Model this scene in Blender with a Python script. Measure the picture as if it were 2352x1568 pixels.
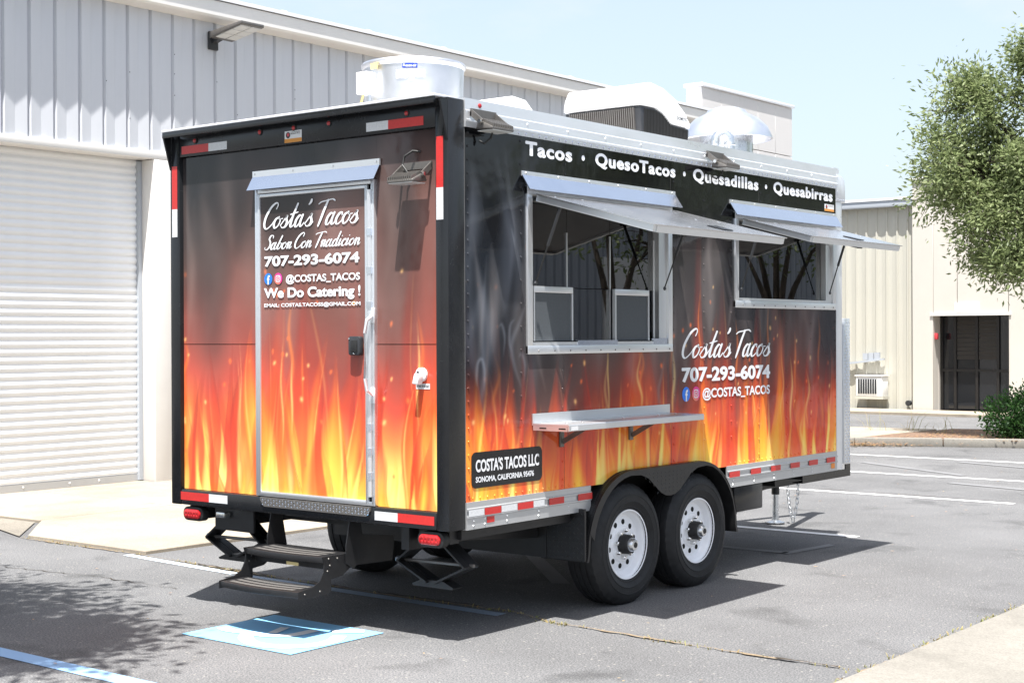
import bpy, bmesh, math
import numpy as np
from mathutils import Vector, Matrix

for o in list(bpy.data.objects):
    bpy.data.objects.remove(o, do_unlink=True)
SC = bpy.context.scene
COL = SC.collection

# ------------------------------------------------------------------ camera
cam_d = bpy.data.cameras.new('camera')
cam = bpy.data.objects.new('camera', cam_d)
COL.objects.link(cam)
cam_d.lens = 3413.95 / 2352 * 36
cam_d.sensor_width = 36
cam_d.clip_start = 0.05
cam_d.clip_end = 3000
YAW, PIT, ROL = math.radians(38.348), math.radians(-0.199), math.radians(-0.223)
fw = Vector((-math.sin(YAW) * math.cos(PIT), math.cos(YAW) * math.cos(PIT), math.sin(PIT)))
rt = Vector((math.cos(YAW), math.sin(YAW), 0))
up = rt.cross(fw)
r2 = rt * math.cos(ROL) + up * math.sin(ROL)
u2 = up * math.cos(ROL) - rt * math.sin(ROL)
m = Matrix((r2, u2, -fw)).transposed().to_4x4()
m.translation = (5.3393, -6.1883, 1.718)
cam.matrix_world = m
SC.camera = cam

# ------------------------------------------------------------------ sky, sun, exposure
SUN = Vector((0.17, -0.31, 1.0)).normalized()          # towards the sun
W = bpy.data.worlds.new('World')
SC.world = W
W.use_nodes = True
nt = W.node_tree
nt.nodes.clear()
sky = nt.nodes.new('ShaderNodeTexSky')
sky.sky_type = 'NISHITA'
sky.sun_disc = False
sky.sun_elevation = math.asin(SUN.z)
sky.sun_rotation = math.atan2(SUN.x, SUN.y)
sky.air_density = 1.0
sky.dust_density = 3.0
sky.ozone_density = 1.0
bg = nt.nodes.new('ShaderNodeBackground')
bg.inputs['Strength'].default_value = 0.125
wo = nt.nodes.new('ShaderNodeOutputWorld')
# thin high cloud, spread over the whole sky
tc = nt.nodes.new('ShaderNodeTexCoord')
mp = nt.nodes.new('ShaderNodeMapping')
mp.inputs['Scale'].default_value = (2.2, 2.2, 5.5)
nz = nt.nodes.new('ShaderNodeTexNoise')
nz.inputs['Scale'].default_value = 1.7
nz.inputs['Detail'].default_value = 7
nz.inputs['Roughness'].default_value = 0.6
cr = nt.nodes.new('ShaderNodeValToRGB')
cr.color_ramp.elements[0].position = 0.5
cr.color_ramp.elements[0].color = (0.52, 0.52, 0.52, 1)
cr.color_ramp.elements[1].position = 0.72
mx = nt.nodes.new('ShaderNodeMix')
mx.data_type = 'RGBA'
mx.inputs['B'].default_value = (3.2, 3.42, 3.56, 1)
L = nt.links.new
L(tc.outputs['Generated'], mp.inputs['Vector'])
L(mp.outputs['Vector'], nz.inputs['Vector'])
L(nz.outputs['Fac'], cr.inputs['Fac'])
ml = nt.nodes.new('ShaderNodeMath')
ml.operation = 'MULTIPLY'
ml.inputs[1].default_value = 0.85
L(cr.outputs['Color'], ml.inputs[0])
L(ml.outputs[0], mx.inputs['Factor'])
L(sky.outputs['Color'], mx.inputs['A'])
L(mx.outputs['Result'], bg.inputs['Color'])
L(bg.outputs['Background'], wo.inputs['Surface'])

sd = bpy.data.lights.new('sun', 'SUN')
sd.energy = 5.0
sd.angle = math.radians(0.53)
sd.color = (1.0, 0.975, 0.935)
sun = bpy.data.objects.new('sun', sd)
COL.objects.link(sun)
sun.rotation_euler = (-SUN).to_track_quat('-Z', 'Y').to_euler()
sun.location = (0, 0, 30)

SC.view_settings.view_transform = 'Standard'
SC.view_settings.look = 'None'
SC.view_settings.exposure = 1.2
SC.view_settings.gamma = 1.0
SC.view_settings.use_curve_mapping = False
SC.cycles.max_bounces = 8
SC.cycles.diffuse_bounces = 4
SC.cycles.glossy_bounces = 4
SC.cycles.transparent_max_bounces = 12
SC.cycles.use_denoising = True

# ------------------------------------------------------------------ materials
def srgb(r, g, b):
    f = lambda c: (c / 255 / 12.92) if c / 255 <= 0.04045 else ((c / 255 + 0.055) / 1.055) ** 2.4
    return (f(r), f(g), f(b), 1)

def mat(name, col, rough=0.5, metal=0.0, var=0.0, vscale=8.0, bump=0.0, bscale=60.0, spec=0.5,
        coat=0.0, stretch=(1, 1, 1), rvar=0.0, emit=None):
    m = bpy.data.materials.new(name)
    m.use_nodes = True
    n = m.node_tree.nodes
    b = n['Principled BSDF']
    if len(col) == 3:
        col = (*col, 1)
    b.inputs['Base Color'].default_value = col
    b.inputs['Roughness'].default_value = rough
    b.inputs['Metallic'].default_value = metal
    b.inputs['Specular IOR Level'].default_value = spec
    b.inputs['Coat Weight'].default_value = coat
    b.inputs['Coat Roughness'].default_value = 0.05
    lk = m.node_tree.links.new
    if var or bump or rvar:
        t = n.new('ShaderNodeTexCoord')
        mpn = n.new('ShaderNodeMapping')
        mpn.inputs['Scale'].default_value = stretch
        lk(t.outputs['Object'], mpn.inputs['Vector'])
    if var or rvar:
        z = n.new('ShaderNodeTexNoise')
        z.inputs['Scale'].default_value = vscale
        z.inputs['Detail'].default_value = 6
        z.inputs['Roughness'].default_value = 0.65
        lk(mpn.outputs['Vector'], z.inputs['Vector'])
    if var:
        r = n.new('ShaderNodeMapRange')
        r.inputs['From Min'].default_value = 0.25
        r.inputs['From Max'].default_value = 0.75
        r.inputs['To Min'].default_value = 1 - var
        r.inputs['To Max'].default_value = 1 + var
        lk(z.outputs['Fac'], r.inputs['Value'])
        h = n.new('ShaderNodeHueSaturation')
        h.inputs['Color'].default_value = col
        lk(r.outputs['Result'], h.inputs['Value'])
        lk(h.outputs['Color'], b.inputs['Base Color'])
    if rvar:
        r = n.new('ShaderNodeMapRange')
        r.inputs['From Min'].default_value = 0.3
        r.inputs['From Max'].default_value = 0.7
        r.inputs['To Min'].default_value = max(0.02, rough - rvar)
        r.inputs['To Max'].default_value = rough + rvar
        lk(z.outputs['Fac'], r.inputs['Value'])
        lk(r.outputs['Result'], b.inputs['Roughness'])
    if bump:
        z2 = n.new('ShaderNodeTexNoise')
        z2.inputs['Scale'].default_value = bscale
        z2.inputs['Detail'].default_value = 5
        lk(mpn.outputs['Vector'], z2.inputs['Vector'])
        bp = n.new('ShaderNodeBump')
        bp.inputs['Strength'].default_value = bump
        bp.inputs['Distance'].default_value = 0.01
        lk(z2.outputs['Fac'], bp.inputs['Height'])
        lk(bp.outputs['Normal'], b.inputs['Normal'])
    return m

def ground_mat(name, col, dark, light, speck=260.0, patch=0.35, bump=0.5, chips=0.0, stain=0.0):
    """aggregate speckle, broad worn patches and fine relief"""
    m = bpy.data.materials.new(name)
    m.use_nodes = True
    n = m.node_tree.nodes
    lk = m.node_tree.links.new
    b = n['Principled BSDF']
    t = n.new('ShaderNodeTexCoord')
    big = n.new('ShaderNodeTexNoise')
    big.inputs['Scale'].default_value = patch
    big.inputs['Detail'].default_value = 9
    big.inputs['Roughness'].default_value = 0.62
    lk(t.outputs['Object'], big.inputs['Vector'])
    rb = n.new('ShaderNodeMapRange')
    rb.inputs['From Min'].default_value = 0.3
    rb.inputs['From Max'].default_value = 0.7
    rb.inputs['To Min'].default_value = 0.78
    rb.inputs['To Max'].default_value = 1.22
    lk(big.outputs['Fac'], rb.inputs['Value'])
    sp = n.new('ShaderNodeTexNoise')
    sp.inputs['Scale'].default_value = speck
    sp.inputs['Detail'].default_value = 3
    sp.inputs['Roughness'].default_value = 0.8
    lk(t.outputs['Object'], sp.inputs['Vector'])
    ra = n.new('ShaderNodeValToRGB')
    e = ra.color_ramp.elements
    e[0].position = 0.36
    e[0].color = (*dark, 1)
    e[1].position = 0.68
    e[1].color = (*light, 1)
    x = e.new(0.5)
    x.color = (*col, 1)
    lk(sp.outputs['Fac'], ra.inputs['Fac'])
    mid = n.new('ShaderNodeTexNoise')
    mid.inputs['Scale'].default_value = 24
    mid.inputs['Detail'].default_value = 6
    lk(t.outputs['Object'], mid.inputs['Vector'])
    rm = n.new('ShaderNodeMapRange')
    rm.inputs['To Min'].default_value = 0.86
    rm.inputs['To Max'].default_value = 1.14
    lk(mid.outputs['Fac'], rm.inputs['Value'])
    mu = n.new('ShaderNodeMath')
    mu.operation = 'MULTIPLY'
    lk(rb.outputs['Result'], mu.inputs[0])
    lk(rm.outputs['Result'], mu.inputs[1])
    h = n.new('ShaderNodeHueSaturation')
    lk(ra.outputs['Color'], h.inputs['Color'])
    lk(mu.outputs[0], h.inputs['Value'])
    last = h.outputs['Color']
    if chips:                               # pale stones showing in the binder
        vo = n.new('ShaderNodeTexVoronoi')
        vo.inputs['Scale'].default_value = 42
        lk(t.outputs['Object'], vo.inputs['Vector'])
        sx_ = n.new('ShaderNodeSeparateColor')
        lk(vo.outputs['Color'], sx_.inputs['Color'])
        g1 = n.new('ShaderNodeMath')
        g1.operation = 'GREATER_THAN'
        g1.inputs[1].default_value = 1 - chips
        lk(sx_.outputs['Red'], g1.inputs[0])
        g2 = n.new('ShaderNodeMapRange')
        g2.inputs['From Min'].default_value = 0.38
        g2.inputs['From Max'].default_value = 0.2
        lk(vo.outputs['Distance'], g2.inputs['Value'])
        g3 = n.new('ShaderNodeMath')
        g3.operation = 'MULTIPLY'
        lk(g1.outputs[0], g3.inputs[0])
        lk(g2.outputs['Result'], g3.inputs[1])
        cm = n.new('ShaderNodeMix')
        cm.data_type = 'RGBA'
        cm.inputs['B'].default_value = (0.27, 0.26, 0.24, 1)
        lk(g3.outputs[0], cm.inputs['Factor'])
        lk(last, cm.inputs['A'])
        last = cm.outputs['Result']
    if stain:                               # old oil drips and damp-dark patches
        sn = n.new('ShaderNodeTexNoise')
        sn.inputs['Scale'].default_value = 1.6
        sn.inputs['Detail'].default_value = 5
        sn.inputs['Distortion'].default_value = 0.6
        lk(t.outputs['Object'], sn.inputs['Vector'])
        sr = n.new('ShaderNodeMapRange')
        sr.inputs['From Min'].default_value = 0.57
        sr.inputs['From Max'].default_value = 0.74
        sr.inputs['To Min'].default_value = 1.0
        sr.inputs['To Max'].default_value = 1 - stain
        lk(sn.outputs['Fac'], sr.inputs['Value'])
        h2 = n.new('ShaderNodeHueSaturation')
        lk(last, h2.inputs['Color'])
        lk(sr.outputs['Result'], h2.inputs['Value'])
        last = h2.outputs['Color']
    lk(last, b.inputs['Base Color'])
    b.inputs['Roughness'].default_value = 0.9
    b.inputs['Specular IOR Level'].default_value = 0.25
    bp = n.new('ShaderNodeBump')
    bp.inputs['Strength'].default_value = bump
    bp.inputs['Distance'].default_value = 0.004
    lk(sp.outputs['Fac'], bp.inputs['Height'])
    lk(bp.outputs['Normal'], b.inputs['Normal'])
    return m

def paint_mat(name, col, under, wear=0.5):
    """road paint worn through to the surface below"""
    m = bpy.data.materials.new(name)
    m.use_nodes = True
    n = m.node_tree.nodes
    lk = m.node_tree.links.new
    b = n['Principled BSDF']
    b.inputs['Roughness'].default_value = 0.85
    t = n.new('ShaderNodeTexCoord')
    a = n.new('ShaderNodeTexNoise')
    a.inputs['Scale'].default_value = 90
    a.inputs['Detail'].default_value = 8
    a.inputs['Roughness'].default_value = 0.75
    lk(t.outputs['Object'], a.inputs['Vector'])
    c = n.new('ShaderNodeTexNoise')
    c.inputs['Scale'].default_value = 3.5
    c.inputs['Detail'].default_value = 6
    lk(t.outputs['Object'], c.inputs['Vector'])
    ad = n.new('ShaderNodeMath')
    ad.operation = 'ADD'
    lk(a.outputs['Fac'], ad.inputs[0])
    lk(c.outputs['Fac'], ad.inputs[1])
    r = n.new('ShaderNodeMapRange')
    r.inputs['From Min'].default_value = 1.02 + 0.2 * (1 - wear)
    r.inputs['From Max'].default_value = 1.3 + 0.2 * (1 - wear)
    lk(ad.outputs[0], r.inputs['Value'])
    x = n.new('ShaderNodeMix')
    x.data_type = 'RGBA'
    x.inputs['A'].default_value = (*col, 1)
    x.inputs['B'].default_value = (*under, 1)
    lk(r.outputs['Result'], x.inputs['Factor'])
    lk(x.outputs['Result'], b.inputs['Base Color'])
    return m

def print_mat(name, rough=0.09):
    """glossy vinyl wrap; its printed picture is stored as a colour attribute"""
    m = bpy.data.materials.new(name)
    m.use_nodes = True
    n = m.node_tree.nodes
    b = n['Principled BSDF']
    a = n.new('ShaderNodeAttribute')
    a.attribute_name = 'print'
    m.node_tree.links.new(a.outputs['Color'], b.inputs['Base Color'])
    b.inputs['Roughness'].default_value = rough
    b.inputs['Specular IOR Level'].default_value = 0.4
    t = n.new('ShaderNodeTexCoord')
    z = n.new('ShaderNodeTexNoise')
    z.inputs['Scale'].default_value = 2.3
    z.inputs['Detail'].default_value = 3
    m.node_tree.links.new(t.outputs['Object'], z.inputs['Vector'])
    bp = n.new('ShaderNodeBump')
    bp.inputs['Strength'].default_value = 0.12
    bp.inputs['Distance'].default_value = 0.05
    m.node_tree.links.new(z.outputs['Fac'], bp.inputs['Height'])
    m.node_tree.links.new(bp.outputs['Normal'], b.inputs['Normal'])
    return m

def glass_mat(name, tint=(0.38, 0.4, 0.43), ior=2.35):
    m = bpy.data.materials.new(name)
    m.use_nodes = True
    n = m.node_tree.nodes
    lk = m.node_tree.links.new
    n.remove(n['Principled BSDF'])
    out = n['Material Output']
    tr = n.new('ShaderNodeBsdfTransparent')
    tr.inputs['Color'].default_value = (*tint, 1)
    gl = n.new('ShaderNodeBsdfGlossy')
    gl.inputs['Roughness'].default_value = 0.01
    fr = n.new('ShaderNodeFresnel')
    fr.inputs['IOR'].default_value = ior
    mx = n.new('ShaderNodeMixShader')
    lk(fr.outputs['Fac'], mx.inputs['Fac'])
    lk(tr.outputs['BSDF'], mx.inputs[1])
    lk(gl.outputs['BSDF'], mx.inputs[2])
    lk(mx.outputs['Shader'], out.inputs['Surface'])
    return m

def leaf_mat(name, c1, c2, c3):
    m = bpy.data.materials.new(name)
    m.use_nodes = True
    n = m.node_tree.nodes
    lk = m.node_tree.links.new
    b = n['Principled BSDF']
    a = n.new('ShaderNodeAttribute')
    a.attribute_name = 'tint'
    r = n.new('ShaderNodeValToRGB')
    e = r.color_ramp.elements
    e[0].color = (*c1, 1)
    e[1].color = (*c3, 1)
    x = e.new(0.5)
    x.color = (*c2, 1)
    lk(a.outputs['Fac'], r.inputs['Fac'])
    lk(r.outputs['Color'], b.inputs['Base Color'])
    b.inputs['Roughness'].default_value = 0.5
    b.inputs['Specular IOR Level'].default_value = 0.35
    tl = n.new('ShaderNodeBsdfTranslucent')
    lk(r.outputs['Color'], tl.inputs['Color'])
    mx = n.new('ShaderNodeMixShader')
    mx.inputs['Fac'].default_value = 0.42
    lk(b.outputs['BSDF'], mx.inputs[1])
    lk(tl.outputs['BSDF'], mx.inputs[2])
    lk(mx.outputs['Shader'], n['Material Output'].inputs['Surface'])
    return m

M = {}
M['asphalt'] = ground_mat('asphalt', (0.132, 0.132, 0.135), (0.06, 0.061, 0.064), (0.245, 0.242, 0.238), 95, 0.45, 0.8, 0.07, 0.4)
M['concrete'] = ground_mat('concrete', (0.325, 0.28, 0.222), (0.265, 0.226, 0.178), (0.375, 0.325, 0.262), 90, 0.6, 0.3, 0.03, 0.18)
M['walk'] = ground_mat('walk_concrete', (0.225, 0.212, 0.187), (0.185, 0.174, 0.153), (0.262, 0.247, 0.22), 80, 0.7, 0.3, 0.0, 0.2)
M['old_concrete'] = ground_mat('old_concrete', (0.21, 0.19, 0.16), (0.13, 0.12, 0.10), (0.3, 0.27, 0.23), 130, 0.9, 0.3)
M['white_paint'] = paint_mat('white_road_paint', (0.72, 0.72, 0.72), (0.22, 0.22, 0.22), 0.45)
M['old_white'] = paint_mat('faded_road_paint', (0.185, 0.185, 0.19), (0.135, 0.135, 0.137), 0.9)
M['blue_paint'] = paint_mat('blue_road_paint', (0.19, 0.44, 0.68), (0.18, 0.28, 0.37), 0.55)
M['stripe_blue'] = paint_mat('stripe_blue_paint', (0.24, 0.39, 0.6), (0.15, 0.18, 0.22), 0.65)
M['shade_line'] = paint_mat('worn_shaded_paint', (0.22, 0.28, 0.36), (0.14, 0.15, 0.16), 0.8)  # darker copy of the worn blue line, shade put into its colour
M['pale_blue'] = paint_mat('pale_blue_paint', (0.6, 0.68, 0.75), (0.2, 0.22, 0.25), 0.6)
M['crack'] = mat('crack_dirt', (0.05, 0.04, 0.03), 0.95, var=0.5, vscale=20)
M['sand'] = mat('joint_sand', (0.22, 0.165, 0.105), 0.95, var=0.45, vscale=30)
M['mulch'] = mat('mulch', (0.16, 0.10, 0.065), 0.95, var=0.7, vscale=14, bump=1.0, bscale=25)
M['vinyl'] = print_mat('printed_vinyl')
M['black_gloss'] = mat('black_gloss_paint', (0.012, 0.0125, 0.014), 0.16, spec=0.5, var=0.2, vscale=3)
M['grey_black'] = mat('satin_charcoal_paint', (0.013, 0.0138, 0.0155), 0.24, spec=0.4, var=0.2, vscale=5, rvar=0.06)
M['chassis'] = mat('chassis_black', (0.013, 0.013, 0.014), 0.42, var=0.3, vscale=12)
M['rubber'] = mat('tyre_rubber', (0.017, 0.0175, 0.019), 0.62, spec=0.35, var=0.35, vscale=14, bump=0.15, bscale=90)
M['black_rubber'] = mat('gasket_rubber', (0.014, 0.014, 0.014), 0.55)
M['dark'] = mat('dark_void', (0.006, 0.006, 0.006), 0.9)
M['alu'] = mat('mill_aluminium', (0.80, 0.815, 0.84), 0.34, 0.65, var=0.05, vscale=5, rvar=0.08, stretch=(1, 0.25, 1))
M['alu_frame'] = mat('anodised_aluminium', (0.74, 0.755, 0.77), 0.34, 0.8, var=0.02, vscale=3, rvar=0.03)
M['alu_bright'] = mat('bright_aluminium_sheet', (0.74, 0.78, 0.86), 0.16, 1.0, var=0.04, vscale=6, rvar=0.06, bump=0.02, bscale=8)
M['alu_panel'] = mat('brushed_aluminium_panel', (0.72, 0.71, 0.70), 0.26, 1.0, var=0.03, vscale=3, rvar=0.02, stretch=(0.15, 1, 1))
M['alu_rail'] = mat('painted_silver_rail', (0.50, 0.51, 0.52), 0.38, 0.55, var=0.05, vscale=4)
M['galv'] = mat('galvanised_steel', (0.73, 0.75, 0.77), 0.3, 1.0, var=0.1, vscale=26, rvar=0.08)
M['chrome'] = mat('zinc_plated', (0.8, 0.8, 0.78), 0.2, 1.0)
M['fan_alu'] = mat('spun_aluminium', (0.80, 0.81, 0.85), 0.4, 1.0, var=0.04, vscale=6, rvar=0.05)
M['white_plastic'] = mat('white_plastic', (0.82, 0.82, 0.81), 0.35, var=0.03, vscale=5)
M['white_enamel'] = mat('white_enamel', (0.78, 0.79, 0.82), 0.28, var=0.04, vscale=8, coat=0.3)
M['rim_white'] = mat('white_wheel_paint', (0.88, 0.89, 0.92), 0.3, var=0.05, vscale=9, coat=0.3)
M['dark_plastic'] = mat('dark_grey_plastic', (0.028, 0.03, 0.034), 0.45, var=0.2, vscale=12)
M['bronze'] = mat('bronze_grey_cast_metal', (0.16, 0.15, 0.14), 0.42, 0.5, var=0.12, vscale=20)
M['lens'] = mat('frosted_lens', (0.62, 0.62, 0.6), 0.3)
M['red_tape'] = mat('red_reflective_tape', (0.52, 0.028, 0.025), 0.32, var=0.12, vscale=60)
M['white_tape'] = mat('white_reflective_tape', (0.62, 0.63, 0.64), 0.32, var=0.14, vscale=90)
M['red_lens'] = mat('red_lens', (0.42, 0.012, 0.015), 0.15, coat=0.6, var=0.5, vscale=90)
M['amber'] = mat('amber_reflector', (0.75, 0.23, 0.02), 0.3)
M['white_vinyl'] = mat('white_lettering_vinyl', (0.80, 0.81, 0.83), 0.3)
M['fb_blue'] = mat('blue_badge_vinyl', (0.02, 0.19, 0.78), 0.3)
M['black_vinyl'] = mat('black_plate_vinyl', (0.008, 0.008, 0.009), 0.2)
M['glass'] = glass_mat('window_glass')
M['store_glass'] = mat('storefront_glass', (0.012, 0.013, 0.015), 0.04, spec=0.6)
M['screen'] = mat('insect_screen', (0.075, 0.085, 0.095), 0.75, var=0.1, vscale=80)
M['interior'] = mat('interior_panel', (0.2, 0.2, 0.205), 0.5, var=0.1)
M['interior_dark'] = mat('interior_floor', (0.08, 0.08, 0.085), 0.6)
M['wall_metal'] = mat('painted_metal_siding', (0.57, 0.585, 0.62), 0.45, var=0.05, vscale=3.5, stretch=(1, 1, 0.08))
M['trim_white'] = mat('white_trim', (0.74, 0.72, 0.69), 0.45, var=0.04, vscale=2.5)
M['slat'] = mat('door_slat_paint', (0.80, 0.81, 0.82), 0.4, var=0.04, vscale=3)
M['beige_metal'] = mat('beige_metal_siding', (0.50, 0.485, 0.42), 0.5, var=0.05, vscale=2, stretch=(1, 1, 0.3))
M['cream'] = mat('cream_wall', (0.56, 0.525, 0.47), 0.7, var=0.04, vscale=1.2)
M['shade_siding'] = mat('shaded_siding', (0.36, 0.38, 0.41), 0.6)  # shade put into the siding colour so its mirror image stays dim
M['pinkish'] = mat('pale_wall', (0.64, 0.62, 0.605), 0.7, var=0.03, vscale=1.5)
M['blue_grey_trim'] = mat('grey_gutter', (0.40, 0.43, 0.47), 0.5)
M['brown_frame'] = mat('bronze_door_frame', (0.014, 0.0125, 0.0115), 0.4)
M['blind'] = mat('window_blind', (0.03, 0.026, 0.022), 0.7)  # pale blinds darkened, the recessed doorway's shade is put into this colour
M['red_box'] = mat('red_alarm', (0.55, 0.05, 0.06), 0.4)
M['bark'] = mat('bark', (0.075, 0.058, 0.045), 0.9, var=0.4, vscale=18, bump=0.9, bscale=22, stretch=(1, 1, 0.25))
M['leaf'] = leaf_mat('tree_leaves', (0.11, 0.15, 0.058), (0.215, 0.265, 0.112), (0.37, 0.41, 0.22))
M['bush_leaf'] = leaf_mat('bush_leaves', (0.016, 0.05, 0.012), (0.03, 0.085, 0.02), (0.07, 0.14, 0.04))
M['weed'] = leaf_mat('weed_blades', (0.35, 0.26, 0.12), (0.42, 0.35, 0.16), (0.22, 0.27, 0.08))
M['litter'] = leaf_mat('dead_leaves', (0.5, 0.22, 0.1), (0.55, 0.32, 0.16), (0.5, 0.45, 0.2))
M['econ_blue'] = mat('blue_label', (0.015, 0.05, 0.42), 0.4)
M['yellow_tube'] = mat('yellow_conduit', (0.68, 0.55, 0.25), 0.5)
M['orange_label'] = mat('orange_label', (0.62, 0.26, 0.04), 0.5)
M['pale_label'] = mat('pale_label', (0.7, 0.7, 0.7), 0.5)

# ------------------------------------------------------------------ mesh builder
class MB:
    def __init__(s):
        s.v, s.f = [], []

    def add(s, vs, fs):
        k = len(s.v)
        s.v += [tuple(p) for p in vs]
        s.f += [tuple(i + k for i in f) for f in fs]
        return s

    def box(s, x0, x1, y0, y1, z0, z1):
        vs = [(x, y, z) for x in (x0, x1) for y in (y0, y1) for z in (z0, z1)]
        return s.add(vs, [(0, 1, 3, 2), (4, 6, 7, 5), (0, 4, 5, 1), (2, 3, 7, 6), (0, 2, 6, 4), (1, 5, 7, 3)])

    def hexa(s, p):
        return s.add(p, [(0, 1, 2, 3), (7, 6, 5, 4), (0, 4, 5, 1), (1, 5, 6, 2), (2, 6, 7, 3), (3, 7, 4, 0)])

    def prism(s, poly, ax, a0, a1):
        def P(q, a):
            return {'x': (a, q[0], q[1]), 'y': (q[0], a, q[1]), 'z': (q[0], q[1], a)}[ax]
        n = len(poly)
        vs = [P(q, a0) for q in poly] + [P(q, a1) for q in poly]
        return s.add(vs, [tuple(range(n))[::-1], tuple(range(n, 2 * n))] +
                     [(i, (i + 1) % n, n + (i + 1) % n, n + i) for i in range(n)])

    def sweep(s, prof, ax, a0, a1):
        """open profile swept along an axis (sheet)"""
        def P(q, a):
            return {'x': (a, q[0], q[1]), 'y': (q[0], a, q[1]), 'z': (q[0], q[1], a)}[ax]
        n = len(prof)
        vs = [P(q, a0) for q in prof] + [P(q, a1) for q in prof]
        return s.add(vs, [(i, i + 1, n + i + 1, n + i) for i in range(n - 1)])

    def rings(s, rings, closed_ends=True):
        k = len(s.v)
        n = len(rings[0])
        for r in rings:
            s.v += [tuple(p) for p in r]
        for j in range(len(rings) - 1):
            for i in range(n):
                a, b = k + j * n + i, k + j * n + (i + 1) % n
                s.f.append((a, b, b + n, a + n))
        if closed_ends:
            s.f.append(tuple(range(k, k + n))[::-1])
            s.f.append(tuple(range(k + (len(rings) - 1) * n, k + len(rings) * n)))
        return s

    def tube(s, pts, r, n=8, closed=True):
        pts = [Vector(p) for p in pts]
        rr = r if isinstance(r, (list, tuple)) else [r] * len(pts)
        R = []
        ref = None
        for i, p in enumerate(pts):
            d = (pts[min(i + 1, len(pts) - 1)] - pts[max(i - 1, 0)]).normalized()
            if ref is None:
                ref = Vector((0, 0, 1)) if abs(d.z) < 0.9 else Vector((1, 0, 0))
            a = d.cross(ref).normalized()
            b = d.cross(a).normalized()
            ref = -d.cross(a).cross(d).normalized() if False else ref
            R.append([p + (a * math.cos(t) + b * math.sin(t)) * rr[i]
                      for t in (2 * math.pi * k / n for k in range(n))])
        return s.rings(R, closed)

    def cyl(s, p0, p1, r0, r1=None, n=16):
        return s.tube([p0, p1], [r0, r0 if r1 is None else r1], n)

    def bar(s, p0, p1, w, h, upv=(0, 0, 1)):
        p0, p1 = Vector(p0), Vector(p1)
        d = (p1 - p0).normalized()
        a = d.cross(Vector(upv))
        if a.length < 1e-4:
            a = d.cross(Vector((1, 0, 0)))
        a.normalize()
        b = a.cross(d).normalized()
        q = lambda p, i, j: p + a * (w / 2 * i) + b * (h / 2 * j)
        return s.hexa([q(p0, -1, -1), q(p0, 1, -1), q(p0, 1, 1), q(p0, -1, 1),
                       q(p1, -1, -1), q(p1, 1, -1), q(p1, 1, 1), q(p1, -1, 1)])

    def lathe(s, prof, c, ax='z', n=32, close=False, cap=True):
        """profile of (radius, height along axis)"""
        R = []
        for r, h in prof:
            ring = []
            for k in range(n):
                t = 2 * math.pi * k / n
                u, v = r * math.cos(t), r * math.sin(t)
                ring.append({'x': (c[0] + h, c[1] + u, c[2] + v), 'y': (c[0] + u, c[1] + h, c[2] + v),
                             'z': (c[0] + u, c[1] + v, c[2] + h)}[ax])
            R.append(ring)
        if close:
            R.append(R[0])
            return s.rings(R, False)
        return s.rings(R, cap)

    def dome(s, c, nrm, r, h, n=6):
        nrm = Vector(nrm)
        a = nrm.orthogonal().normalized()
        b = nrm.cross(a)
        c = Vector(c)
        k = len(s.v)
        for rr, hh in ((r, 0), (r * 0.8, h * 0.6)):
            for i in range(n):
                t = 2 * math.pi * i / n
                s.v.append(tuple(c + (a * math.cos(t) + b * math.sin(t)) * rr + nrm * hh))
        s.v.append(tuple(c + nrm * h))
        for i in range(n):
            j = (i + 1) % n
            s.f.append((k + i, k + j, k + n + j, k + n + i))
            s.f.append((k + n + i, k + n + j, k + 2 * n))
        return s

    def mesh(s, name, smooth=True, bevel=0.0, seg=2, recalc=True):
        me = bpy.data.meshes.new(name)
        me.from_pydata(s.v, [], s.f)
        bm = bmesh.new()
        bm.from_mesh(me)
        if recalc:
            bmesh.ops.recalc_face_normals(bm, faces=bm.faces)
        if bevel:
            ed = [e for e in bm.edges if e.is_manifold and e.calc_face_angle(0) > 0.6]
            bmesh.ops.bevel(bm, geom=ed, offset=bevel, segments=seg, affect='EDGES', clamp_overlap=True, profile=0.5)
        if smooth:
            for f in bm.faces:
                f.smooth = True
            for e in bm.edges:
                e.smooth = not (e.is_manifold and e.calc_face_angle(0) > 0.62)
        bm.to_mesh(me)
        bm.free()
        return me

    def build(s, name, material, parent=None, **k):
        return link(name, s.mesh(name, **k), material, parent)

def wloc(o):
    if o.parent is None:
        return o.location.copy()
    return wloc(o.parent) + o.matrix_parent_inverse.translation + o.location

def link(name, me, material, parent=None):
    o = bpy.data.objects.new(name, me)
    if material is not None and me is not None and not me.materials:
        me.materials.append(M[material] if isinstance(material, str) else material)
    COL.objects.link(o)
    if parent is not None:
        o.parent = parent
        o.matrix_parent_inverse = Matrix.Translation(-wloc(parent))
    return o

def empty(name, loc, parent=None):
    o = bpy.data.objects.new(name, None)
    COL.objects.link(o)
    o.empty_display_size = 0.1
    if parent is None:
        o.location = loc
    else:
        o.parent = parent
        o.matrix_parent_inverse = Matrix.Translation(-wloc(parent))
    return o

def tag(o, label, cat=None, group=None, kind=None):
    o['label'] = label
    if cat:
        o['category'] = cat
    if group:
        o['group'] = group
    if kind:
        o['kind'] = kind
    return o

def clone(src, name, off, parent):
    """the same mesh again, moved by off"""
    o = bpy.data.objects.new(name, src.data)
    COL.objects.link(o)
    o.parent = parent
    o.matrix_parent_inverse = Matrix.Translation(-wloc(parent))
    o.location = off
    return o

def clone_tree(root, name, off, parent):
    """an Empty part with its sub-parts again, moved by off"""
    e = empty(name, (0, 0, 0), parent)
    for ch in root.children:
        clone(ch, ch.name.split('.')[0], Vector(off) + ch.location, e)
    return e

RNG = np.random.RandomState(7)

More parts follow.
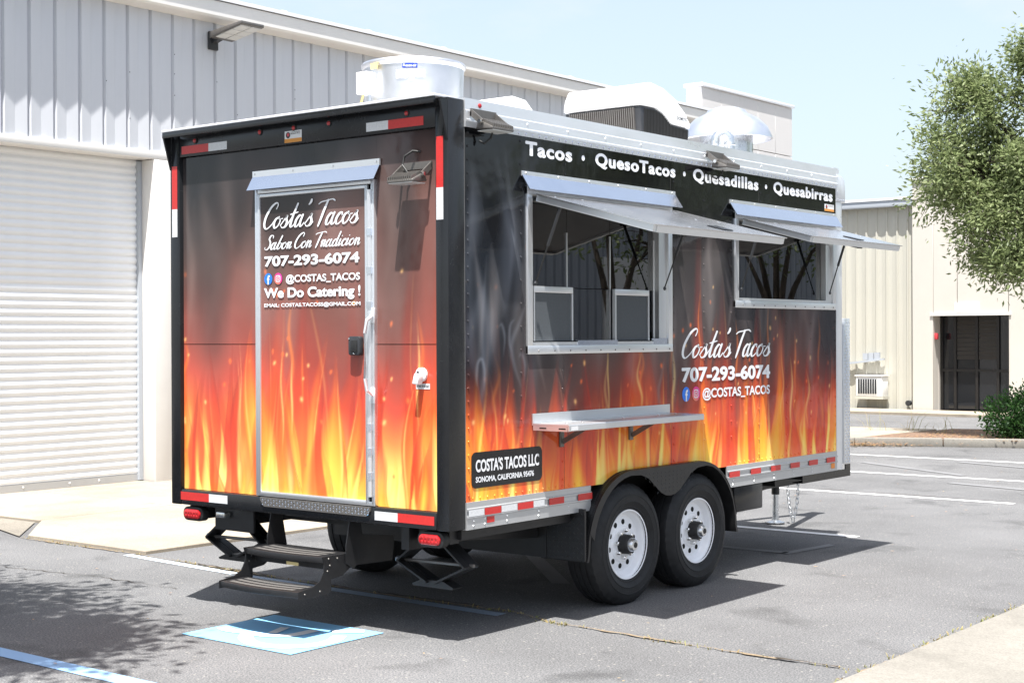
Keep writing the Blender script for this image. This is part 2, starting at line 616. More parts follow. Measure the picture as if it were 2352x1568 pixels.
# ================================================================== the setting
def sheet(name, poly, z, material, label=None, kind='structure', parent=None, thick=0.0):
    b = MB()
    if thick:
        b.prism(poly, 'z', z - thick, z)
    else:
        b.add([(x, y, z) for x, y in poly], [tuple(range(len(poly)))])
    o = b.build(name, material, parent, smooth=False, recalc=bool(thick), bevel=0.006 if thick else 0, seg=1)
    if kind:
        o['kind'] = kind
    if label:
        o['label'] = label
    return o

lot = sheet('parking_lot', [(-900, -900), (900, -900), (900, 900), (-900, 900)], 0.0, 'asphalt',
            'grey worn asphalt of the parking lot')

# concrete apron in front of the warehouse door, slab by slab
apron = empty('concrete_apron', (-6.5, 4, 0))
tag(apron, 'pale tan concrete apron in front of the roll-up door', kind='structure')
for poly in ([(-6.66, 1.92), (-5.86, 1.25), (-4.25, 1.24), (-4.23, 3.42), (-6.66, 3.42)],
             [(-8.79, 1.86), (-6.68, 1.92), (-6.68, 3.42), (-8.79, 3.42)],
             [(-8.79, 3.44), (-6.68, 3.44), (-6.68, 7.4), (-8.79, 7.4)],
             [(-6.66, 3.44), (-4.23, 3.44), (-4.23, 7.4), (-6.66, 7.4)],
             [(-8.79, 7.42), (-4.23, 7.42), (-4.23, 12.0), (-8.79, 12.0)],
             [(-9.15, -1.0), (-8.81, -1.0), (-8.81, 4.88), (-9.15, 4.88)]):
    sheet('slab', poly, 0.03, 'concrete', kind=None, parent=apron, thick=0.1)
sheet('old_gutter', [(-9.0, -3.0), (-6.72, -3.0), (-6.72, 1.45), (-5.95, 1.22), (-6.7, 1.88), (-8.79, 1.82)], 0.012,
      'old_concrete', 'dark stained concrete gutter beside the apron')
# walkway at lower right
walk = empty('walkway', (4, 0, 0))
tag(walk, 'pale concrete walkway in the near right corner', kind='structure')
for y0, y1 in ((-9.0, -3.01), (-2.99, 2.99), (3.01, 9.0), (9.02, 15.0)):
    sheet('slab', [(2.06, y0), (4.6, y0), (4.6, y1), (2.06, y1)], 0.022, 'walk', kind=None, parent=walk, thick=0.1)

# joints and cracks
def crack(name, pts, w, z, material, label, jit=0.012):
    P = []
    for (x0, y0), (x1, y1) in zip(pts[:-1], pts[1:]):
        n = max(2, int(math.hypot(x1 - x0, y1 - y0) / 0.05))
        for i in range(n):
            t = i / n
            P.append((x0 + (x1 - x0) * t + RNG.uniform(-jit, jit), y0 + (y1 - y0) * t + RNG.uniform(-jit, jit)))
    b = MB()
    vs = []
    for i, (x, y) in enumerate(P):
        a = P[max(0, i - 1)]
        c = P[min(len(P) - 1, i + 1)]
        d = Vector((c[0] - a[0], c[1] - a[1])).normalized()
        h = w * (0.25 + 0.95 * (0.5 + 0.5 * math.sin(x * 5.3 + 2 * math.sin(x * 2.1 + y * 4)))) * RNG.uniform(0.5, 1.15) / 2
        vs += [(x - d.y * h, y + d.x * h, z), (x + d.y * h, y - d.x * h, z)]
    b.add(vs, [(2 * i, 2 * i + 1, 2 * i + 3, 2 * i + 2) for i in range(len(P) - 1)])
    o = b.build(name, material, smooth=False, recalc=False)
    return tag(o, label, kind='structure')

JOINT = [(-5.9, 1.2), (-4.3, 1.2), (-2.92, 1.1), (-1.32, 1.03), (-0.38, 1.07), (0.0, 0.94), (1.11, 0.87), (1.95, 0.86)]
crack('pavement_joint', JOINT, 0.028, 0.008, 'sand', 'sandy joint running across the asphalt under the trailer')
crack('pavement_crack', [(-3.5, 1.15), (-2.92, 1.115), (-1.6, 1.05), (-0.6, 1.08)], 0.03, 0.012, 'crack', 'dark open crack along the joint behind the steps')
crack('pavement_crack', [(1.55, 0.865), (1.95, 0.855)], 0.04, 0.012, 'crack', 'dark broken end of the joint beside the walkway')
crack('asphalt_crack', [(-4.6, 0.2), (-3.6, 0.34), (-2.7, 0.35)], 0.012, 0.004, 'crack', 'hairline crack in the asphalt left of the steps', 0.02)
crack('walkway_joint', [(2.04, -2.5), (2.05, 0.56), (2.07, 3.0), (2.06, 8.0)], 0.05, 0.009, 'sand', 'sandy strip along the walkway edge')
crack('pavement_joint', [(-3.2, 8.95), (-1.5, 8.98), (0.6, 8.9)], 0.02, 0.005, 'crack', 'thin crack behind a white parking line')

# painted markings
def line(pts, material, label, z=0.004):
    return sheet('parking_line', pts, z, material, label)

def hline(x0, x1, y, w, material, label):
    return line([(x0, y - w / 2), (x1, y - w / 2), (x1, y + w / 2), (x0, y + w / 2)], material, label)

hline(-6.5, -0.2, 5.54, 0.1, 'white_paint', 'white parking line in front of the tongue jack')
hline(-6.5, -0.02, 8.78, 0.1, 'white_paint', 'third white parking line, ending in the open lot')
hline(-6.5, 4.0, 11.12, 0.1, 'white_paint', 'second farthest white parking line')
hline(-6.5, 4.0, 13.62, 0.1, 'white_paint', 'farthest white parking line, near the kerb')
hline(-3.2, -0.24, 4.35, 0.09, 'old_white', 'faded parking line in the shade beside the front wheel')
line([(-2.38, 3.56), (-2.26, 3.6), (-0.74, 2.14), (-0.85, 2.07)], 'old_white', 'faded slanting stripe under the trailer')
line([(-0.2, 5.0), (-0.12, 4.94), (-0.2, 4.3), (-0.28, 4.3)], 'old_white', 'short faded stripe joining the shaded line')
line([(-3.9, -1.47), (-0.2, -1.5), (-0.2, -1.63), (-3.9, -1.6)], 'stripe_blue', 'blue stall line across the near left corner')
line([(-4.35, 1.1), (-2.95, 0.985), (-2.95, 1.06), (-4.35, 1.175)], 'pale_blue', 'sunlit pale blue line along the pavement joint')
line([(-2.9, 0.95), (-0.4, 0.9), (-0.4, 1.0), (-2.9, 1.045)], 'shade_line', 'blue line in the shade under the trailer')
for k, (x0, y0, x1, y1) in enumerate([(-3.4, 12.4, -1.6, 11.35), (-2.4, 13.2, -0.2, 12.4), (-1.4, 10.4, 1.5, 9.6)]):
    line([(x0, y0), (x1, y1), (x1 + 0.05, y1 + 0.12), (x0 + 0.05, y0 + 0.12)], 'old_white',
         ['nearly erased stripe between the two far parking lines', 'nearly erased stripe beside the farthest parking line',
          'nearly erased stripe in the open lot on the right'][k], z=0.0055)

# the accessible-stall emblem
acc = sheet('accessible_stall_emblem', [(-1.51, -0.63), (-0.585, -0.64), (-0.59, 0.10), (-1.515, 0.10)], 0.0045, 'blue_paint',
            'blue painted square with white wheelchair sign behind the steps')
def stroke2d(b, pts, w, z, n=8, cap=True):
    P = catmull(pts, n)
    vs = []
    for i, p in enumerate(P):
        d = (P[min(i + 1, len(P) - 1)] - P[max(i - 1, 0)])
        d = d / (np.linalg.norm(d) + 1e-9)
        h = w / 2
        vs += [(p[0] - d[1] * h, p[1] + d[0] * h, z), (p[0] + d[1] * h, p[1] - d[0] * h, z)]
    b.add(vs, [(2 * i, 2 * i + 1, 2 * i + 3, 2 * i + 2) for i in range(len(P) - 1)])
    return b

def catmull(pts, n=8):
    pts = [np.array(p, float) for p in pts]
    if len(pts) == 2:
        return [pts[0] + (pts[1] - pts[0]) * t for t in np.linspace(0, 1, n)]
    Q = [2 * pts[0] - pts[1]] + pts + [2 * pts[-1] - pts[-2]]
    out = []
    for i in range(1, len(Q) - 2):
        for t in np.linspace(0, 1, n, endpoint=False):
            a, b_, c, d = Q[i - 1], Q[i], Q[i + 1], Q[i + 2]
            out.append(0.5 * ((2 * b_) + (-a + c) * t + (2 * a - 5 * b_ + 4 * c - d) * t * t + (-a + 3 * b_ - 3 * c + d) * t ** 3))
    out.append(pts[-1])
    return out

b = MB()
stroke2d(b, [(-1.19, -0.41), (-1.10, -0.50), (-0.95, -0.57), (-0.78, -0.54), (-0.67, -0.42), (-0.65, -0.27), (-0.72, -0.13)], 0.085, 0.0075)
b.build('wheel_arc', 'white_paint', acc, smooth=False, recalc=False)
b = MB()
stroke2d(b, [(-0.95, -0.1), (-0.96, -0.28), (-1.05, -0.37), (-1.2, -0.385), (-1.36, -0.40), (-1.45, -0.37)], 0.075, 0.0085)
stroke2d(b, [(-1.15, -0.15), (-1.09, -0.31)], 0.06, 0.0092)
b.build('seated_figure', 'white_paint', acc, smooth=False, recalc=False)
b = MB()
stroke2d(b, [(-0.84, -0.07), (-0.76, 0.0), (-0.7, 0.05)], 0.085, 0.0085)
b.build('figure_head', 'white_paint', acc, smooth=False, recalc=False)

# kerbed island at right
isl = empty('kerb', (-3, 16, 0))
tag(isl, 'low concrete kerb along the planted island at right', kind='structure')
KP = [(-9.5, 14.3), (-6.4, 14.75), (-4.78, 15.15), (-3.6, 15.75), (-2.4, 16.25), (1.5, 18.0)]
for (x0, y0), (x1, y1) in zip(KP[:-1], KP[1:]):
    d = Vector((x1 - x0, y1 - y0)).normalized()
    nx, ny = -d.y * 0.16, d.x * 0.16
    x1, y1 = x1 - d.x * 0.01, y1 - d.y * 0.01
    MB().prism([(x0, y0), (x1, y1), (x1 + nx, y1 + ny), (x0 + nx, y0 + ny)], 'z', -0.02, 0.13).build('kerb_stone', 'walk', isl, bevel=0.02)
sheet('planting_bed', [(-5.0, 15.32), (-4.8, 15.32), (-3.68, 15.92), (-2.48, 16.42), (1.4, 18.15), (0.6, 20.2), (-4.6, 18.6)], 0.1, 'mulch',
      'brown mulch bed of the planted island', thick=0.09)
sheet('island_paving', [(-9.5, 14.48), (-6.45, 14.93), (-5.05, 15.28), (-4.8, 18.4), (-9.5, 17.6)], 0.095, 'concrete',
      'pale paving at the left end of the island', thick=0.09)
sheet('far_walkway', [(-16, 23.9), (-2, 23.9), (-2, 25.25), (-16, 25.25)], 0.06, 'concrete', 'pale walkway along the far building', thick=0.1)

# ------------------------------------------------------------------ warehouse at left
wh = empty('warehouse', (-12, 8, 0))
tag(wh, 'long pale metal warehouse with white roll-up door at left', 'building')
WX, Y0, Y1, DZ, DY = -8.8, -1.15, 17.25, 3.86, 4.89
PITCH = 0.325
def siding_panel(z0, z1):
    # groove, then a shallow folded pan
    pr = [(WX - 0.022, 0.0), (WX - 0.022, 0.03), (WX + 0.012, 0.05), (WX - 0.008, 0.185), (WX + 0.012, PITCH - 0.001), (WX - 0.022, PITCH - 0.0008)]
    back = [(WX - 0.06, PITCH - 0.0008), (WX - 0.06, 0.0)]
    return MB().prism(pr + back, 'z', z0, z1)
hi = siding_panel(DZ + 0.05, 5.6).mesh('wall_panel', smooth=False)
lo = siding_panel(0.0, 5.6).mesh('wall_panel', smooth=False)
n0 = int(math.floor((Y0 - 5.15) / PITCH))
k = 0
y = 5.16
while y < Y1 - PITCH + 0.05:
    o = link('wall_panel', lo, 'wall_metal', wh)
    o.location.y = y
    y += PITCH
y = 5.16 - PITCH
while y > Y0:
    o = link('wall_panel', hi, 'wall_metal', wh)
    o.location.y = y
    y -= PITCH
MB().box(WX - 0.3, WX - 0.065, 5.16, Y1, 0, 5.56).build('inner_wall', 'wall_metal', wh, smooth=False)
MB().box(WX - 0.3, WX - 0.065, Y0, 5.15, DZ + 0.06, 5.56).build('inner_wall', 'wall_metal', wh, smooth=False)
MB().box(WX - 12, WX - 0.31, Y0, Y1, 0, 5.5).build('rear_body', 'wall_metal', wh, smooth=False)
MB().box(WX - 0.3, WX + 0.028, Y0, 5.155, DZ - 0.045, DZ + 0.045).build('door_header', 'trim_white', wh, bevel=0.006)
MB().box(WX - 0.3, WX + 0.03, 4.895, 5.15, 0.0, DZ - 0.05).build('door_jamb', 'trim_white', wh, bevel=0.006)
MB().box(WX - 0.27, WX - 0.2, 4.84, 4.892, 0.04, DZ - 0.06).build('door_guide', 'blue_grey_trim', wh)
# gutter and roof edge
MB().prism([(WX + 0.0, 5.555), (WX + 0.2, 5.575), (WX + 0.225, 5.6), (WX + 0.225, 5.775), (WX + 0.0, 5.78)], 'y', Y0, Y1).build('gutter', 'trim_white', wh, smooth=False)
MB().prism([(WX + 0.25, 5.785), (WX + 0.25, 5.83), (WX - 6, 6.3), (WX - 12, 5.8), (WX - 12, 5.6), (WX - 6, 6.15)], 'y', Y0, Y1 - 0.02).build('roof', 'white_enamel', wh, smooth=False)
for y in np.arange(2.2, 17, 1.55):
    b = MB().prism([(WX + 0.2, 5.83), (WX + 0.12, 5.875), (WX - 5.5, 6.305), (WX - 5.5, 6.2)], 'y', y, y + 0.07)
    b.build('roof_seam', 'white_enamel', wh, smooth=False)

b = MB()
rf = np.random.RandomState(2)
for k in range(34):
    yk = 5.16 + PITCH * rf.randint(-6, 34) + 0.055
    b.dome((WX + 0.0115, yk, rf.choice([4.25, 4.55, 4.85, 5.1]) + rf.uniform(-0.1, 0.1)), (1, 0, 0), 0.007, 0.004)
b.build('fasteners', 'dark_plastic', wh, recalc=False)['kind'] = 'stuff'

# roll-up door, slat by slat
door = empty('roll_up_door', (0, 0, 0), wh)
SH = 0.0885
prof = []
for i in range(7):
    t = i / 6
    prof.append((WX - 0.25 + 0.014 * math.sin(math.pi * min(1, t * 1.35)) if t < 0.74 else WX - 0.25 - 0.005 * math.sin(math.pi * (t - 0.74) / 0.26), SH * t * 0.985))
slat_me = MB().prism(prof + [(WX - 0.285, SH * 0.985), (WX - 0.285, 0)], 'y', Y0, 4.85).mesh('slat', smooth=True)
for i in range(42):
    o = link('slat', slat_me, 'slat', door)
    o.location.z = 0.115 + i * SH
MB().box(WX - 0.285, WX - 0.235, Y0, 4.85, 0.032, 0.112).build('bottom_bar', 'alu_rail', door)
for y in (0.9, 2.1, 3.3, 3.9, 4.3):
    MB().dome((WX - 0.235, y, 0.075), (1, 0, 0), 0.012, 0.006).build('bolt', 'alu', door)

# wall lamp
lamp = empty('wall_lamp', (0, 0, 0), wh)
MB().box(WX + 0.012, WX + 0.05, 5.72, 5.86, 5.22, 5.44).build('mount_plate', 'dark_plastic', lamp, bevel=0.008)
MB().bar((WX + 0.04, 5.79, 5.33), (WX + 0.2, 5.79, 5.37), 0.07, 0.07).build('arm', 'dark_plastic', lamp)
hd = lambda x, y, z: (x, y, z + (x + 8.6) * 0.12)
MB().hexa([hd(WX + 0.16, 5.62, 5.33), hd(WX + 0.74, 5.62, 5.36), hd(WX + 0.74, 5.98, 5.36), hd(WX + 0.16, 5.98, 5.33),
           hd(WX + 0.16, 5.62, 5.41), hd(WX + 0.74, 5.62, 5.40), hd(WX + 0.74, 5.98, 5.40), hd(WX + 0.16, 5.98, 5.41)]).build('lamp_head', 'bronze', lamp, bevel=0.01)
for j in range(2):
    for i in range(3):
        x0, y0 = WX + 0.25 + i * 0.155, 5.645 + j * 0.165
        MB().hexa([hd(x0, y0, 5.325 + i * .008), hd(x0 + 0.145, y0, 5.332 + i * .008), hd(x0 + 0.145, y0 + 0.15, 5.332 + i * .008), hd(x0, y0 + 0.15, 5.325 + i * .008),
                   hd(x0, y0, 5.345 + i * .008), hd(x0 + 0.145, y0, 5.35 + i * .008), hd(x0 + 0.145, y0 + 0.15, 5.35 + i * .008), hd(x0, y0 + 0.15, 5.345 + i * .008)]).build('led_panel', 'lens', lamp)
MB().cyl((WX + 0.3, 5.8, 5.36), (WX + 0.3, 5.8, 5.47), 0.035, n=12).build('photocell', 'white_plastic', lamp)

# ------------------------------------------------------------------ taller block past the warehouse
tb = empty('parapet_building', (-12, 19, 0))
tag(tb, 'tall pale parapet block rising behind the trailer roof', 'building')
MB().box(-20.0, -8.85, 17.32, 20.78, 0, 5.3).build('body_wall', 'pinkish', tb, smooth=False)
for y0 in np.arange(17.3, 20.7, 0.7):
    MB().box(-9.13, -8.8, y0 + 0.003, y0 + 0.697, 5.31, 6.27).build('parapet_panel', 'pinkish', tb, bevel=0.004, seg=1)
    MB().box(-8.84, -8.8, y0 + 0.003, y0 + 0.697, 0.0, 5.295).build('wall_panel', 'pinkish', tb, bevel=0.004, seg=1)
MB().box(-9.16, -8.76, 17.26, 20.84, 6.275, 6.34).build('coping', 'white_enamel', tb, bevel=0.008)

# ------------------------------------------------------------------ beige building at the far right
fb = empty('beige_building', (-8, 27, 0))
tag(fb, 'beige low building with dark glass entrance at far right', 'building')
CX = -8.2
rp = []
for x, d in ((0, 0), (0.02, 0.03), (0.05, 0.03), (0.07, 0.0), (0.15, -0.012), (0.246, 0.0)):
    rp.append((x, 25.55 - d))
pm = MB().prism(rp + [(0.246, 25.62), (0, 25.62)], 'z', 0.0, 4.62).mesh('siding_panel', smooth=False)
for i in range(1, 30):
    o = link('siding_panel', pm, 'beige_metal', fb)
    o.location.x = CX - i * 0.248
MB().box(-16, CX - 0.005, 25.63, 40, 0, 4.6).build('rear_body', 'beige_metal', fb, smooth=False)
MB().box(-16, CX - 0.005, 25.35, 25.6, 4.60, 4.74).build('gutter', 'blue_grey_trim', fb, bevel=0.01)
MB().prism([(25.33, 4.745), (25.33, 4.80), (40, 5.6), (40, 5.5)], 'x', -16, CX - 0.004).build('roof', 'white_enamel', fb, smooth=False)
DX0, DX1, DT = -7.72, -6.04, 2.13
for x0, x1, z0, z1 in ((CX, DX0, 0, 5.12), (DX0 + 0.003, DX0 + 0.55, DT, 5.12), (DX0 + 0.553, DX1, DT, 5.12), (DX1 + 0.003, -4.6, 0, 5.12), (-4.597, -3.3, 0, 5.12), (-3.297, -2.0, 0, 5.12), (-1.997, 2.0, 0, 5.12)):
    MB().box(x0, x1 - 0.003, 25.3, 25.58, z0, z1).build('wall_panel', 'cream', fb, bevel=0.006, seg=1)
MB().box(CX, 2.0, 25.6, 40, DT + 0.1, 5.1).build('rear_body', 'cream', fb, smooth=False)
MB().box(CX, DX0 - 0.002, 25.6, 40, 0, DT + 0.09).build('rear_body', 'cream', fb, smooth=False)
MB().box(DX1 + 0.002, 2.0, 25.6, 40, 0, DT + 0.09).build('rear_body', 'cream', fb, smooth=False)
MB().box(CX - 0.04, 2.04, 25.25, 25.62, 5.123, 5.2).build('coping', 'trim_white', fb, bevel=0.006)
en = empty('entrance', (0, 0, 0), fb)
yb = 25.74
MB().box(DX0, DX1, yb, yb + 0.02, 0.06, DT + 0.08).build('glass_pane', 'store_glass', en)
for x in (DX0 + 0.03, DX0 + 0.34, DX0 + 0.83, DX0 + 1.3, DX1 - 0.03):
    MB().box(x - 0.03, x + 0.03, yb - 0.05, yb - 0.003, 0.06, DT + 0.08).build('mullion', 'brown_frame', en)
MB().box(DX0, DX1, yb - 0.055, yb - 0.052 + 0.002, 0.9, 0.96).build('transom', 'brown_frame', en)
for x in (DX0 + 0.38, DX0 + 0.87):
    for j in range(10):
        MB().box(x, x + 0.42, yb - 0.03, yb - 0.02, 1.17 + j * 0.095, 1.255 + j * 0.095).build('blind_slat', 'blind', en)
MB().box(DX0 - 0.06, DX1 + 0.06, 25.27, 25.297, DT + 0.003, DT + 0.06).build('door_trim', 'trim_white', fb)
MB().box(DX0 + 0.003, DX0 + 0.07, 25.35, 25.44, 1.61, 1.75).build('alarm_box', 'red_box', fb, bevel=0.01)
MB().box(-7.22, -6.68, 25.275, 25.297, 2.2, 2.4).build('sign_plate', 'white_plastic', fb)
# window air conditioner on brackets
MB().box(-9.5, -8.86, 25.16, 25.5, 0.33, 0.78).build('window_unit', 'white_plastic', fb, bevel=0.015)
for i in range(8):
    MB().box(-9.44 + i * 0.058, -9.40 + i * 0.058, 25.145, 25.158, 0.39, 0.72).build('grille_bar', 'dark_plastic', fb)
MB().box(-9.52, -8.84, 25.15, 25.5, 0.27, 0.325).build('unit_shelf', 'beige_metal', fb)
MB().box(-9.52, -8.84, 25.14, 25.5, 0.785, 0.81).build('unit_cap', 'trim_white', fb)
MB().cyl((-8.36, 25.4, 0.19), (-8.36, 25.5, 0.19), 0.06, n=12).build('pipe_flange', 'dark_plastic', fb)
MB().prism([(-10.6, 0.95), (-8.94, 1.15), (-8.94, 1.19), (-10.6, 1.0)], 'y', 25.4, 25.5).build('slant_bar', 'blue_grey_trim', fb)  # slanting blue-grey bar with three upright blocks above it
for i in range(3):
    MB().box(-9.45 + i * 0.14, -9.33 + i * 0.14, 25.42, 25.49, 1.15, 1.3 + i * 0.01).build('grey_block', 'blue_grey_trim', fb)

# ------------------------------------------------------------------ building on the right, seen only in the windows
rb = empty('siding_building', (18, 24, 0))
tag(rb, 'pale metal building across the lot, mirrored in the serving windows', 'building')
pr = []
yy = 2.0
while yy < 42:
    pr += [(17.0, yy), (16.97, yy + 0.12), (17.0, yy + 0.25), (17.05, yy + 0.27), (17.05, yy + 0.33)]
    yy += 0.36
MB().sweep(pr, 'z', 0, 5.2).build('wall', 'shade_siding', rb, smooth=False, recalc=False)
MB().box(17.1, 30, 2, 42, 0, 5.2).build('body', 'wall_metal', rb, smooth=False)
MB().box(16.7, 30, 1.8, 42.2, 5.2, 5.5).build('roof_edge', 'trim_white', rb)
for y0 in (14.0, 26.0):
    MB().box(16.93, 17.02, y0, y0 + 3.6, 0, 3.8).build('loading_door', 'trim_white', rb)

# ================================================================== printed artwork for the wrap
def vnoise(u, v, su, sv, seed):
    """smooth value noise"""
    r = np.random.RandomState(seed).rand(64, 64)
    x, y = u * su, v * sv
    xi, yi = np.floor(x).astype(int), np.floor(y).astype(int)
    fx, fy = x - xi, y - yi
    fx, fy = fx * fx * (3 - 2 * fx), fy * fy * (3 - 2 * fy)
    g = lambda a, b: r[a % 64, b % 64]
    return (g(xi, yi) * (1 - fx) + g(xi + 1, yi) * fx) * (1 - fy) + (g(xi, yi + 1) * (1 - fx) + g(xi + 1, yi + 1) * fx) * fy

def lin(c):
    c = np.array(c, float) / 255
    return np.where(c <= 0.04045, c / 12.92, ((c + 0.055) / 1.055) ** 2.4)

class Art:
    def __init__(s, u0, u1, v0, v1, res=0.005):
        s.u0, s.v0, s.res = u0, v0, res
        s.nu, s.nv = int((u1 - u0) / res) + 2, int((v1 - v0) / res) + 2
        s.U, s.V = np.meshgrid(u0 + np.arange(s.nu) * res, v0 + np.arange(s.nv) * res)
        s.c = np.zeros((s.nv, s.nu, 3))

    def gradient(s, stops, warp):
        v = s.V + warp
        zs = [a for a, _ in stops]
        cs = np.array([lin(c) ** (1 / 2.2) for _, c in stops])
        for k in range(3):
            s.c[..., k] = np.interp(v, zs, cs[:, k])

    def over(s, col, a):
        col = lin(col) ** (1 / 2.2)
        s.c = s.c * (1 - a[..., None]) + col * a[..., None]

    def tongue(s, u, vb, vt, w, sway, seed, strength=1.0, cols=None, lean=0.0, edge=True):
        r = np.random.RandomState(seed)
        i0, i1 = max(0, int((vb - s.v0) / s.res)), min(s.nv, int((vt - s.v0) / s.res))
        j0, j1 = max(0, int((u - 3.2 * w - sway - abs(lean) - s.u0) / s.res)), min(s.nu, int((u + 3.2 * w + sway + abs(lean) - s.u0) / s.res))
        if i1 <= i0 or j1 <= j0:
            return
        V, U = s.V[i0:i1, j0:j1], s.U[i0:i1, j0:j1]
        t = np.clip((V - vb) / (vt - vb), 0, 1)
        ph = r.uniform(0, 6.28, 3)
        fr = r.uniform(0.25, 0.8, 2)
        c = u + lean * t + sway * (np.sin(fr[0] * 6.28 * t + ph[0]) * 0.6 + 0.4 * np.sin(fr[1] * 9 * t + ph[1])) * t ** 0.7
        hw = w * (1 - t) ** 0.75 * (1 + 0.35 * np.sin(7 * t + ph[2])) + 0.002
        d = (U - c) / hw
        skew = r.choice([-1, 1])
        a = np.clip(1 - np.abs(d), 0, 1)
        a = np.where(d * skew > 0, np.clip(a * 5.5, 0, 1), a ** 0.8)
        a = a * a * (3 - 2 * a)
        fade = np.clip((1 - t) * 2.2, 0, 1) * np.clip(t * 5 + 0.35, 0, 1)
        cols = cols or [(255, 226, 96), (253, 178, 62), (244, 112, 40), (214, 62, 34)]
        cc = np.array([lin(q) ** (1 / 2.2) for q in cols])
        tt = np.clip(t + 0.25 * np.abs(d) - 0.05, 0, 1)
        col = np.stack([np.interp(tt, np.linspace(0, 1, len(cols)), cc[:, k]) for k in range(3)], -1)
        al = (a * fade * strength)[..., None]
        blk = s.c[i0:i1, j0:j1]
        blk = blk * (1 - al) + col * al
        if edge:
            e = r.uniform(0.1, 1.15) * np.exp(-((d * skew - 0.66) / 0.09) ** 2) * fade * 0.75 * strength
            blk = blk * (1 - e[..., None]) + np.array(lin((255, 214, 120)) ** (1 / 2.2)) * e[..., None]
        s.c[i0:i1, j0:j1] = blk

    def wisp(s, pts, w, col, alpha, fade=True):
        P = np.array(catmull(pts, 40 if w < 0.02 else 14))
        # a soft line drawn as a distance field
        lo, hi = P.min(0) - 4 * w, P.max(0) + 4 * w
        j0, j1 = max(0, int((lo[0] - s.u0) / s.res)), min(s.nu, int((hi[0] - s.u0) / s.res) + 1)
        i0, i1 = max(0, int((lo[1] - s.v0) / s.res)), min(s.nv, int((hi[1] - s.v0) / s.res) + 1)
        if i1 <= i0 or j1 <= j0:
            return
        U, V = s.U[i0:i1, j0:j1], s.V[i0:i1, j0:j1]
        best = np.zeros_like(U)
        n = len(P)
        for k in range(n):
            t = k / (n - 1)
            ww = w * (0.35 + 0.9 * math.sin(math.pi * min(1, max(0, t))) if fade else 1.0)
            g = np.exp(-((U - P[k, 0]) ** 2 + (V - P[k, 1]) ** 2) / (ww * ww)) * (math.sin(math.pi * (0.08 + 0.84 * t)) if fade else 1)
            best = np.maximum(best, g)
        a = (best * alpha)[..., None]
        s.c[i0:i1, j0:j1] = s.c[i0:i1, j0:j1] * (1 - a) + np.array(lin(col) ** (1 / 2.2)) * a

    def sample(s, u, v):
        x = np.clip((u - s.u0) / s.res, 0, s.nu - 1.001)
        y = np.clip((v - s.v0) / s.res, 0, s.nv - 1.001)
        xi, yi = x.astype(int), y.astype(int)
        fx, fy = (x - xi)[:, None], (y - yi)[:, None]
        c = (s.c[yi, xi] * (1 - fx) + s.c[yi, xi + 1] * fx) * (1 - fy) + (s.c[yi + 1, xi] * (1 - fx) + s.c[yi + 1, xi + 1] * fx) * fy
        return np.clip(c, 0, 1) ** 2.2

